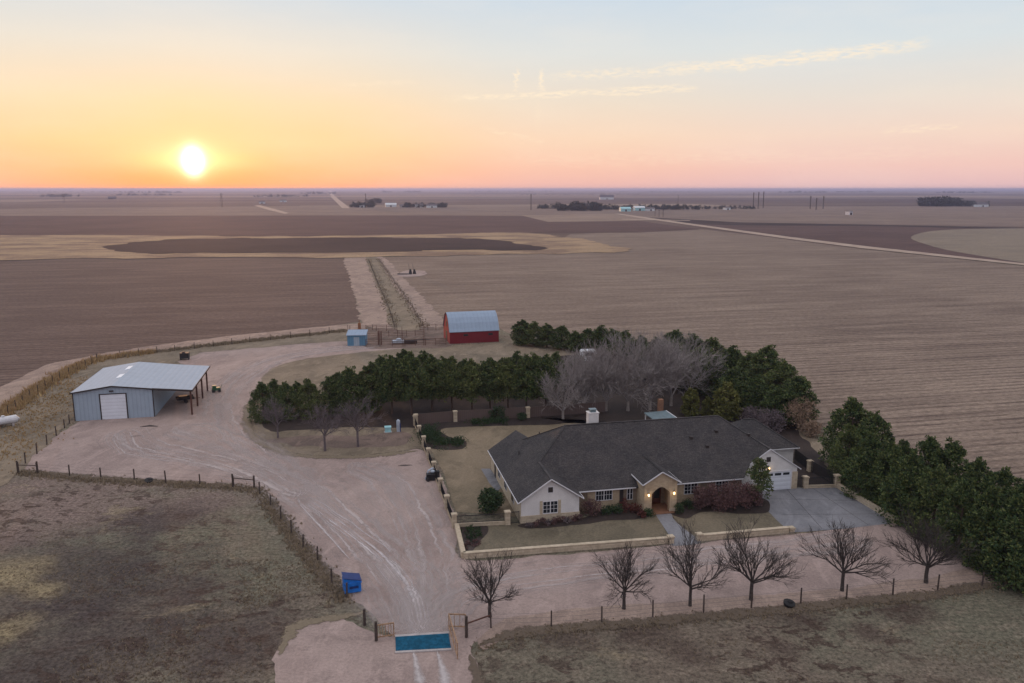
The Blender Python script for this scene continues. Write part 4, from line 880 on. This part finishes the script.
# ------------------------------------------------------------------ wire fences
def wirefence(pts, label, h=1.4, mat="post_wood", wires=(.45, .85, 1.25), r0=.075, name="wire_fence", world=False, seed=0):
    P_ = pts if world else [G(*p) for p in pts]; e = empty(name, P_[0], 0, label, "fence"); r = random.Random(seed + len(P_)); tops = []
    for p in P_:
        hh = h * r.uniform(.93, 1.1); t = Vector((r.gauss(0, .03), r.gauss(0, .03), 0)); q_ = p - P_[0]
        m = MB(); m.tube([q_ - Vector((0, 0, .1)), q_ + t + Vector((0, 0, hh))], [r0, r0 * .9], 6); m.build("post", mat, e)
    m = MB()
    for a, b in zip(P_, P_[1:]):
        for z in wires:
            c = (a + b) / 2 - P_[0] + Vector((0, 0, z - .03)); m.tube([a - P_[0] + Vector((0, 0, z)), c, b - P_[0] + Vector((0, 0, z))], .012, 3)
    m.build("wire", "wire", e); return e
def even(pts, gap):
    W = [G(*p) for p in pts]; out = [W[0]]
    for a, b in zip(W, W[1:]):
        n = max(1, round((b - a).length / gap)); out += [a.lerp(b, i / n) for i in range(1, n + 1)]
    return out
wirefence([(18.8,472.7),(37.3,473),(69.7,476),(101,478.4),(134.5,480),(166,482.7),(200,484.5),(233.8,486.3),(254,488),(260,494.3),(270.7,505.7),(280.8,519.7),(291.6,533.5),(303.3,547.5),(317.7,560),(331.8,584),(347,598)], "wood post wire fence around the left pasture beside the gravel yard", 1.45, r0=.09)
wirefence([(18.8,472.7),(25.5,463.5),(37,454),(47,445),(56.5,436),(64.5,428),(69.5,423.5)], "short wood post fence running from the pasture corner to the shop", 1.45, seed=2, r0=.09)
def brace(a, b, label):
    A, B = G(*a), G(*b); e = empty("fence_brace", A, 0, label, "fence"); prt("rail", "post_wood", e, lambda m: (m.bar(Vector((0, 0, 1.15)), B - A + Vector((0, 0, 1.15)), .1)))
    prt("post", "post_wood", e, lambda m: m.tube([(0, 0, 0), (0, 0, 1.7)], .11, 7)); prt("post", "post_wood", e, lambda m: m.tube([B - A, B - A + Vector((0, 0, 1.7))], .11, 7))
brace((18.0,473.5),(37.9,474), "wooden corner brace at the far left end of the pasture fence"); brace((233,487),(254.5,488.8), "wooden brace where the pasture fence turns toward the camera")
wirefence([(466,637),(491,628),(551.3,626.6),(601.7,622.4),(652.8,617.3),(703.5,612.5),(751.3,608),(800.6,603.5),(846.3,599.6),(892.7,595),(937.5,590.3),(981.8,586),(1027,581)], "thin post wire fence along the front between gravel drive and right pasture", 1.5, seed=3)
fl = even([(-60,470),(-20,436),(0,422),(30,399),(60,380),(86,367),(97,361)], 3.5)
wirefence(fl, "old post fence buried in ochre weeds left of the shop", 1.6, seed=4, world=True, wires=(.5, 1.0, 1.4))
wirefence(even([(97,361),(120,357),(175,351),(250,342.5),(310,336),(348,330.5)], 4.5), "post fence along the ploughed field from shop to blue shed", 1.5, seed=5, world=True, wires=(.5, 1.0, 1.4))
wirefence(even([(350,330.5),(395,329.5),(389,310),(378,285),(369,262)], 5), "post fence on the left side of the farm lane", 1.4, seed=6, world=True, wires=(.7, 1.3))
wirefence(even([(447,329),(424,329.5),(412,308),(394,282),(380,262)], 5), "post fence on the right side of the farm lane", 1.4, seed=7, world=True, wires=(.7, 1.3))
# ------------------------------------------------------------------ cattle guard with side gates
K = [G(396.5, 652), G(450.5, 649), G(448, 634.5), G(396, 638)]
cg = empty("cattle_guard", K[0], 0, "blue painted steel cattle guard set in pale concrete across the entrance", "cattle guard")
def guard(m):
    a, b, c, d = [k_ - K[0] for k_ in K]
    for i in range(15):
        t = (i + .5) / 15; m.bar(a.lerp(d, t) + Vector((0, 0, .10)), b.lerp(c, t) + Vector((0, 0, .10)), .085, .06)
    for i in range(7): t = i / 6; m.bar(a.lerp(b, t) + Vector((0, 0, .052)), d.lerp(c, t) + Vector((0, 0, .052)), .1, .03)
prt("bars", "guard_blue", cg, guard)
prt("pit_plate", "bin_blue_dark", cg, lambda m: m.prism([k_ - K[0] + Vector((0, 0, .021)) for k_ in K], (0, 0, .012)))
prt("kerb", "kerb_concrete", cg, lambda m: (m.bar(K[0] - K[0] + Vector((-.1, -.14, .05)), K[1] - K[0] + Vector((.1, -.14, .05)), .24, .12), m.bar(K[3] - K[0] + Vector((-.1, .16, .05)), K[2] - K[0] + Vector((.1, .16, .05)), .3, .12)))
def pipegate(name, a, b, h, label, mat="post_rusty", bars=6):
    A, B = G(*a), G(*b); e = empty(name, A, 0, label, "gate"); d = B - A
    prt("frame", mat, e, lambda m: (m.bar((0, 0, .3), d + Vector((0, 0, .3)), .08), m.bar((0, 0, h), d + Vector((0, 0, h)), .09), m.bar((0, 0, .1), (0, 0, h + .05), .08), m.bar(d + Vector((0, 0, .1)), d + Vector((0, 0, h + .05)), .08)))
    prt("bars", mat, e, lambda m: [m.bar(d * i / bars + Vector((0, 0, .3)), d * i / bars + Vector((0, 0, h)), .045) for i in range(1, bars)]); return e
pipegate("side_gate", (377.5, 640.5), (394, 638), 1.35, "small rusty tan pipe gate left of the cattle guard")
pipegate("side_gate", (449, 630), (457.5, 660), 1.45, "long tan pipe wing panel at the right of the cattle guard", bars=5)
pipegate("side_gate", (449, 629.5), (465.5, 630), 1.4, "low pipe panel joining the right wing panel to the fence post", bars=3)
for i, (x, y, h_, l) in enumerate([(364.7,625.5,1.5,"thick wooden post left of the cattle guard, further from the gate"), (376.3,641,1.7,"thick wooden post hinging the left side gate"), (466.5,637.5,1.9,"thick wooden post behind the right wing panel")]):
    m = MB(); m.tube([(0, 0, -.1), (0, 0, h_ * .6), (.01, 0, h_)], [.13, .125, .11], 9); o = m.build("gate_post", "post_wood"); o.location = G(x, y); tag(o, l, "post")
m = MB(); pw = [G(364.7,625.5), G(376.3,641)]
for z in (.5, .9, 1.3): m.tube([pw[0] + Vector((0, 0, z)), pw[1] + Vector((0, 0, z))], .02, 4)
tag(m.build("fence_wire", "wire"), "three sagging wires between the two thick posts left of the gate", "wire")
m = MB(); m.bar(G(467, 637.5) + Vector((0, 0, 1.25)), G(490, 628.5) + Vector((0, 0, 1.2)), .09); tag(m.build("brace_rail", "rust_steel"), "dark horizontal brace rail from the gate post to the first front fence post", "rail")
# ------------------------------------------------------------------ blue dumpster and small things
dp = empty("dumpster", G(352, 590.5), math.radians(20), "bright blue dumpster with a dark lid on the gravel by the pasture fence", "dumpster")
prt("body", "bin_blue", dp, lambda m: (m.prism([(-.75, -.65, .12), (.75, -.65, .12), (.75, -.65, 1.15), (-.75, -.65, 1.55)], (0, 1.3, 0)), m.box(-.82, .82, -.7, -.651, 1.0, 1.1)))
prt("lid", "bin_blue_dark", dp, lambda m: m.prism([(-.8, -.7, 1.585), (.82, -.7, 1.17), (.82, -.7, 1.22), (-.8, -.7, 1.635)], (0, 1.4, 0)))
prt("lifting_pocket", "bin_blue_dark", dp, lambda m: (m.box(-.3, .5, -.76, -.702, .55, .75),))
for a in (-.6, .6): prt("wheel", "black_rubber", dp, lambda m: wheel(m, (a, -.4, .1), .1, .08, (0, 1, 0)))
for x, y, l in [(149, 482.2, "black rubber tub lying by the left pasture fence"), (788.5, 605.8, "black rubber tub lying beside the front wire fence")]:
    m = MB(); m.tube([(0, 0, .0), (0, 0, .22), (0, 0, .3)], [.42, .5, .52], 14); m.ball((.15, .05, .3), (.3, .25, .16), 8, 4); o = m.build("rubber_tub", "black_rubber"); o.location = G(x, y); o.rotation_euler = (.25, 0, .5); o.location.z = .06; tag(o, l, "tub", "black rubber tubs by the fences")
# equipment against the yard fence
eq = empty("air_conditioner", G(431, 480), TH, "dark pump unit with pale pipes standing against the yard pillars", "equipment")
prt("housing", "machine_dark", eq, lambda m: (m.box(-.55, .45, -.35, .5, 0, .85), m.box(.55, 1.1, 0, .6, 0, 1.05))); prt("pipe", "machine_pale", eq, lambda m: (m.tube([(-.7, .2, .1), (-.3, .3, 1.15), (.3, .7, 1.3), (.6, 1.4, .9)], [.08, .12, .13, .06], 7), m.ball((.25, .3, 1.02), (.32, .28, .2))))
prt("wheel", "black_rubber", eq, lambda m: wheel(m, (-.45, -.5, .28), .28, .14, (.7, .7, 0)))
wb = empty("electric_box", G(388, 432), .2, "pale green utility box on the ground left of the back pillar", "utility box"); prt("body", "far_teal", wb, lambda m: (m.box(-.45, .45, -.3, .3, .05, .75), m.prism([(-.5, -.35, .75), (.5, -.35, .75), (.5, .35, .85), (-.5, .35, .85)], (0, 0, .05)))); prt("pad", "kerb_concrete", wb, lambda m: m.box(-.6, .6, -.45, .45, 0, .05))
wp = empty("pump_tank", G(398.5, 431.5), 0, "slim upright pale blue tank beside the green utility box", "tank"); prt("body", "machine_pale", wp, lambda m: (m.tube([(0, 0, 0), (0, 0, 1.7), (0, 0, 1.9)], [.28, .28, .1], 12),)); prt("pipe", "bin_blue_dark", wp, lambda m: m.bar((.3, -.1, 0), (.3, -.1, 1.3), .12))
# white camper roof among pines
cv = empty("camper", G(588, 362), .1, "white camper roof showing between the far pines", "camper"); prt("body", "tank_white", cv, lambda m: (m.box(-1.6, 1.6, -1.2, 1.2, .5, 2.4), m.prism([(-1.6, -1.2, 2.4), (1.6, -1.2, 2.4), (1.4, -1.2, 2.6), (-1.3, -1.2, 2.6)], (0, 2.4, 0)))); prt("window", "glass_dark", cv, lambda m: m.box(-.9, .9, -1.24, -1.201, 1.6, 2.3))
# well head in the field
for x, l in ((410.5, "dark pump motor on the left of the pale well pad in the field"), (414.5, "dark pump motor on the right of the pale well pad in the field")):
    e = empty("well_pump", G(x, 274), .2, l, "pump"); prt("motor", "machine_dark", e, lambda m: (m.tube([(0, 0, 0), (0, 0, 1.1), (0, 0, 2.1)], [.75, .6, .3], 9))); prt("pipe", "wire", e, lambda m: m.tube([(-.3, 0, 0), (-.7, 0, 4.5)], .07, 5))
e = empty("pipe_pile", G(404.5, 274.6), .1, "low dark pile of pipe at the left of the well pad", "pile"); prt("pipes", "machine_dark", e, lambda m: [m.tube([(-3, k * .3, .2 + .1 * (k % 2)), (3, k * .3, .2)], .2, 6) for k in range(5)])
# ------------------------------------------------------------------ far things
def farhouse(x, y, w, h, mat, label, roofm="far_roof", d=10, cat="building"):
    p = G(x, y); e = empty("distant_building", p, TH, label, cat, "far buildings on the plain"); prt("wall", mat, e, lambda m: m.box(-w / 2, w / 2, 0, d, 0, h)); prt("roof", roofm, e, lambda m: m.prism([(-w / 2 - .5, -.5, h), (-w / 2 - .5, d / 2, h + w * .16), (-w / 2 - .5, d + .5, h)], (w + 1, 0, 0)))
    prt("door", "dark_trim", e, lambda m: m.box(-1.5, 1.5, -.06, -.003, 0, h * .7))
for a in [(355,207,12,5,"far_white","white far house just right of the far road"), (362,207.5,10,4,"far_white","small white far house beside the mast"), (391,207,22,4.5,"far_white","large pale metal far barn between two dark groves","far_white"),
          (419,207.5,16,5,"far_white","white far shed left of centre in the grove"), (432,207.7,20,4,"far_white","long white far building in the right of that grove"), (403,207.4,12,4,"dry","tan far building left of the dark grove"),
          (626,211.5,17,4.5,"far_teal","bright teal far metal building near the county road","far_teal"), (640,210.8,18,5,"far_teal","smaller pale teal far building right of the bright one","far_white"), (651,211,14,4,"far_white","pale far shed right of the teal buildings"),
          (728,210,10,4,"far_white","pale far shed at the edge of the grey field"), (607,199.5,50,8,"far_white","pinkish white building near the horizon right of centre"), (968,206,34,7,"far_white","white far house right of the dark grove"), (983,207,26,5,"far_white","lower white far house at the right end of the grove"),
          (283,202,18,4,"far_white","pale far building left of the far road"), (262,203.5,14,3.5,"far_white","small pale far building at the left below the sun"), (851,215,5,5,"tank_white","small white far tank alone in the grey field"), (112,199,26,5,"far_roof","dark far farmstead near the horizon at left"), (577,210.5,16,4,"far_white","low pale far house under the tree line")]:
    a = list(a)
    if a[4] == "dry": a[4] = "kerb_concrete"
    farhouse(a[0], a[1], a[2], a[3], a[4], a[5], a[6] if len(a) > 6 else "far_roof")
def woodline(x0_, x1_, y_, htop, n, label, mat="distant_leaves", seed=0, depth=30, gapn=.3, name="distant_trees"):
    r = random.Random(seed + int(x0_)); mb = MB(); 
    for i in range(n):
        x = r.uniform(x0_, x1_); p = G(x, y_); p.y += r.uniform(0, depth); sc_ = htop * r.uniform(.45, 1) * (.55 + .45 * abs(math.sin(x * .7 + seed)))
        for k in range(5):
            clump(mb, p + Vector((r.gauss(0, sc_ * .3), r.gauss(0, sc_ * .3), sc_ * (.25 + .15 * k))), sc_ * .28, 22, r, sc_ * .22)
    return tag(mb.build(name, mat), label, kind="stuff")
woodline(349, 372, 207.5, 12, 36, "dark trees around the far white houses by the road"); woodline(367, 381, 203.2, 13, 26, "dark grove beyond the mast")
woodline(403, 446, 207.6, 10, 70, "long dark grove with far white sheds"); woodline(560, 604, 211, 15, 60, "dark trees left of the teal far buildings", seed=2); woodline(604, 700, 209.8, 10, 110, "thin dark tree line behind the teal far buildings", seed=3)
woodline(538, 565, 209, 9, 26, "sparse brown trees left of the far grove", seed=4); woodline(925, 966, 206.5, 19, 90, "dense dark far grove near the right edge", seed=5); woodline(966, 990, 206.6, 12, 22, "scattered trees by the far white houses", seed=6)
woodline(700, 760, 209.3, 7, 40, "low hedge line along the grey field", seed=12)
for i, (a, b, y_, h_) in enumerate([(0,120,192.2,16),(40,60,197,14),(300,332,194,18),(380,420,192.5,20),(470,560,192,18),(600,700,192.4,14),(780,830,193,20),(840,880,192.5,18),(940,1000,193.2,18),(-60,1100,190.8,12),(100,170,195.5,12),(250,300,197,12),(520,640,195,8),(120,180,193,22)]):
    woodline(a, b, y_, h_, 50, f"far tree belt near the horizon, belt {ORD[i] if i < 16 else i} of the plain", seed=20 + i, depth=200)
def pylon(x, by, ty, label):
    p = G(x, by); h = HT(p, ty); e = empty("power_pylon", p, TH + 1.2, label, "pylon", "power pylons on the plain")
    prt("poles", "post_wood", e, lambda m: (m.tube([(-2.5, 0, 0), (-2.5, 0, h)], .38, 6), m.tube([(2.5, 0, 0), (2.5, 0, h)], .38, 6))); prt("crossarm", "post_wood", e, lambda m: (m.bar((-5.5, 0, h * .9), (5.5, 0, h * .9), .5), m.bar((-2.5, 0, h * .6), (2.5, 0, h * .85), .3), m.bar((2.5, 0, h * .6), (-2.5, 0, h * .85), .3)))
for x, by, ty, l in [(753,209,192.5,"first far pylon from the left of the trio"), (758,209,192,"second far pylon from the left of the trio"), (763,208,191.5,"third far pylon from the left of the trio"), (810,209,196,"left far pylon of the closer right trio"), (816,210,198,"middle far pylon of the closer right trio"), (823,209,196,"right far pylon of the closer right trio"), (222,207,193,"far pylon below and right of the sun"), (64,203,194,"far pylon near the left edge"), (531,210,194,"far pylon right of centre by the brown trees"), (678,203,195,"faint far pylon above the county road")]: pylon(x, by, ty, l)
def pole(x, by, ty, label, r0=.3):
    p = G(x, by); h = HT(p, ty); e = empty("utility_pole", p, TH, label, "pole"); prt("shaft", "post_wood", e, lambda m: m.tube([(0, 0, 0), (0, 0, h)], [r0 * 1.2, r0], 6)); prt("crossarm", "post_wood", e, lambda m: m.bar((-1.5, 0, h * .93), (1.5, 0, h * .93), r0))
pole(366, 207.5, 193.5, "tall thin mast right of the far white houses", .6)
for i, (x, by, ty) in enumerate([(655,216,209),(659,217,210),(663,217,209.5)]): pole(x, by, ty, f"{ORD[i]} of three far poles by the county road", .3)

# ------------------------------------------------------------------ haze
hm = bpy.data.materials.new("haze"); hm.use_nodes = True; nt = hm.node_tree; nt.nodes.clear(); oo = nt.nodes.new("ShaderNodeOutputMaterial"); pv = nt.nodes.new("ShaderNodeVolumePrincipled")
pv.inputs["Color"].default_value = (.46, .52, .78, 1); pv.inputs["Density"].default_value = 1.1e-4; pv.inputs["Anisotropy"].default_value = .4
nt.links.new(pv.outputs[0], oo.inputs["Volume"]); M["haze"] = hm
mb = MB(); mb.box(-R - 50, R + 50, -650, 1.2 * R + 50, -1, 46); tag(mb.build("haze", "haze"), kind="stuff")
# ------------------------------------------------------------------ sky
SAZ, SEL = math.radians(-21.4), math.radians(2.0)
w = bpy.data.worlds.new("World"); S.world = w; w.use_nodes = True; nt = w.node_tree; nd = nt.nodes; bg = nd["Background"]
class WN(NT):
    def __init__(s): s.t = nt; s.n = nd
W = WN()
dirv = nd.new("ShaderNodeTexCoord").outputs["Generated"]; sx = nd.new("ShaderNodeSeparateXYZ"); W.ln(dirv, sx.inputs[0])
el = W.math('DIVIDE', W.math('ARCSINE', sx.outputs[2]), math.radians(30.0)); az = W.math('ARCTAN2', sx.outputs[0], sx.outputs[1])
daz = W.math('SUBTRACT', az, SAZ); aw = W.math('ABSOLUTE', W.math('WRAP', daz, PI, -PI))
def D(*st): return [(e / 30, lin(c)) for e, c in st]
sun_r = W.ramp(el, D((0, (250,168,130)), (1.2, (252,182,128)), (3, (252,206,148)), (5.5, (248,216,172)), (9, (232,221,205)), (13, (203,214,224)), (20, (204,214,230)), (30, (206,217,238))))
mid_r = W.ramp(el, D((0, (226,186,188)), (1.5, (236,195,186)), (3.5, (238,210,194)), (6, (226,216,206)), (9, (213,219,221)), (13, (196,211,225)), (20, (200,211,230)), (30, (206,217,238))))
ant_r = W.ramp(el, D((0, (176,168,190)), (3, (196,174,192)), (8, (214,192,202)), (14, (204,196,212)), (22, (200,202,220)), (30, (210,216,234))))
f1 = W.ramp(W.math('DIVIDE', aw, PI), [(0., 0.), (.04, .12), (.14, .72), (.24, 1.)], 'EASE')
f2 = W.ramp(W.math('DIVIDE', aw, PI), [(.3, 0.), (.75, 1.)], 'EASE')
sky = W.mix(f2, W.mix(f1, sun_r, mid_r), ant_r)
sky = W.mix(W.ramp(sx.outputs[2], [(.35, 0.), (.8, 1.)]), sky, (.98, .94, .99))  # overhead sky, out of view, brightened and warmed as added fill for the ground
# thin drifting cloud streak and two contrail stubs
azd = W.math('MULTIPLY', az, 57.29578); eld = W.math('MULTIPLY', W.math('ARCSINE', sx.outputs[2]), 57.29578)
def AE(px, py):
    a = (px - 512) / F; b = (341.5 - py) / F; v = Vector((a, cp + b * sp, -sp + b * cp)).normalized(); return math.degrees(math.atan2(v.x, v.y)), math.degrees(math.asin(v.z))
cv_ = nd.new("ShaderNodeCombineXYZ"); W.ln(azd, cv_.inputs[0]); W.ln(W.math('MULTIPLY', eld, 4.0), cv_.inputs[1])
cn = W.noise(cv_.outputs[0], .55, 6, .65, .4); cn2 = W.noise(cv_.outputs[0], 1.6, 4, .6, .2)
def streak(p, q, width, lo, hi, amt):
    a0_, e0_ = AE(*p); a1_, e1_ = AE(*q); sl = (e1_ - e0_) / (a1_ - a0_)
    line = W.math('ADD', W.math('MULTIPLY', W.math('SUBTRACT', azd, a0_), sl), e0_); line = W.math('ADD', line, W.math('MULTIPLY', W.math('SUBTRACT', cn, .5), width * 2.2))
    d_ = W.math('DIVIDE', W.math('ABSOLUTE', W.math('SUBTRACT', eld, line)), width); g_ = W.ramp(d_, [(0, 1.), (.35, .75), (1, 0.)], 'EASE')
    t_ = W.math('DIVIDE', W.math('SUBTRACT', azd, a0_), a1_ - a0_); e_ = W.ramp(t_, [(0, 0.), (.12, .8), (.5, 1.), (.93, .8), (1, 0.)])
    return W.math('MULTIPLY', W.math('MULTIPLY', W.math('MULTIPLY', g_, e_), W.ramp(cn2, [(lo, 0.), (hi, 1.)])), amt)
clouds = [streak((440, 99), (690, 86), .30, .40, .58, .85), streak((540, 77), (760, 64), .42, .40, .60, .7), streak((640, 72), (935, 43), .50, .36, .56, .85), streak((335, 85), (420, 82), .2, .42, .6, .4), streak((880, 132), (965, 125), .3, .42, .6, .6), streak((470, 160), (1000, 152), .6, .42, .62, .25), streak((480, 128), (545, 142), .2, .42, .6, .5), streak((600, 95), (700, 88), .25, .42, .55, .7)]
for (x, ya, yb, am) in ((517, 66, 95, .85), (541.5, 67, 97, .95), (538, 98, 138, .22)):
    a0_, e1_ = AE(x, ya); _, e0_ = AE(x, yb)
    d_ = W.math('ABSOLUTE', W.math('SUBTRACT', W.math('ADD', azd, W.math('MULTIPLY', W.math('SUBTRACT', cn2, .5), 1.5)), a0_)); g_ = W.ramp(d_, [(.03, 1.), (.17, 0.)])
    t_ = W.math('DIVIDE', W.math('SUBTRACT', eld, e0_), e1_ - e0_); e_ = W.ramp(t_, [(0, 0.), (.2, .5), (.7, 1.), (1, 0.)]); clouds.append(W.math('MULTIPLY', W.math('MULTIPLY', g_, e_), am))
cl = clouds[0]
for c_ in clouds[1:]: cl = W.math('MAXIMUM', cl, c_)
sky = W.mix(W.math('MULTIPLY', cl, .8), sky, lin((255, 234, 204)))
# broad veils
sky = W.mix(W.math('MULTIPLY', W.ramp(W.noise(cv_.outputs[0], .07, 5, .6), [(.45, 0.), (.7, 1.)]), .14), sky, lin((255, 236, 214)))
# sun and its aureole
sd_ = Vector((math.sin(SAZ) * math.cos(SEL), math.cos(SAZ) * math.cos(SEL), math.sin(SEL)))
sae = AE(193, 161)
dx = W.math('SUBTRACT', azd, sae[0]); dy = W.math('SUBTRACT', eld, sae[1])
def gauss(wx, wy, amt, oy=0):
    q_ = W.math('ADD', W.math('POWER', W.math('ABSOLUTE', W.math('DIVIDE', dx, wx)), 2.0), W.math('POWER', W.math('ABSOLUTE', W.math('DIVIDE', W.math('SUBTRACT', dy, oy), wy)), 2.0)); return W.math('MULTIPLY', W.math('EXPONENT', W.math('MULTIPLY', q_, -1.0)), amt)
def addc(base, fac, c): 
    x = nd.new("ShaderNodeVectorMath"); x.operation = 'SCALE'; x.inputs[0].default_value = c; W.ln(fac, x.inputs["Scale"]); return W.mix(1.0, base, x.outputs[0], 'ADD')
sky = W.mix(gauss(7.5, 1.1, .75, -1.5), sky, lin((255, 150, 92)))
sky = W.mix(gauss(3.4, .6, .4, .1), sky, lin((255, 240, 150)))
sky = addc(sky, gauss(.50, .66, 4.5), (1, .93, .72)); sky = addc(sky, gauss(1.05, 1.05, .45), (1, .85, .5)); sky = addc(sky, gauss(2.4, 1.0, .30), (1, .80, .42)); sky = addc(sky, gauss(6, 3.2, .05), (1, .45, .10))
nish = nd.new("ShaderNodeTexSky"); nish.sky_type = 'NISHITA'; nish.sun_disc = False; nish.sun_elevation = SEL; nish.sun_rotation = SAZ; nish.altitude = 1000
nx = nd.new("ShaderNodeVectorMath"); nx.operation = 'SCALE'; W.ln(nish.outputs[0], nx.inputs[0]); nx.inputs["Scale"].default_value = .008
sky = W.mix(1.0, sky, nx.outputs[0], 'ADD')
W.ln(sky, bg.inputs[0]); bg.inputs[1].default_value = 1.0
sl2 = bpy.data.lights.new("sun", 'SUN'); sl2.energy = 1.5; sl2.angle = math.radians(1.5); sl2.color = (1, .50, .24); so = bpy.data.objects.new("sun", sl2); C.objects.link(so)
so.rotation_euler = (-sd_).to_track_quat('-Z', 'Y').to_euler(); so.location = (0, 0, 60)
S.view_settings.view_transform = 'Standard'; S.view_settings.look = 'None'; S.view_settings.exposure = 0.07; S.view_settings.gamma = 1
S.render.engine = 'CYCLES'; S.cycles.use_denoising = True; S.cycles.max_bounces = 6; S.cycles.volume_bounces = 1; S.cycles.transparent_max_bounces = 16
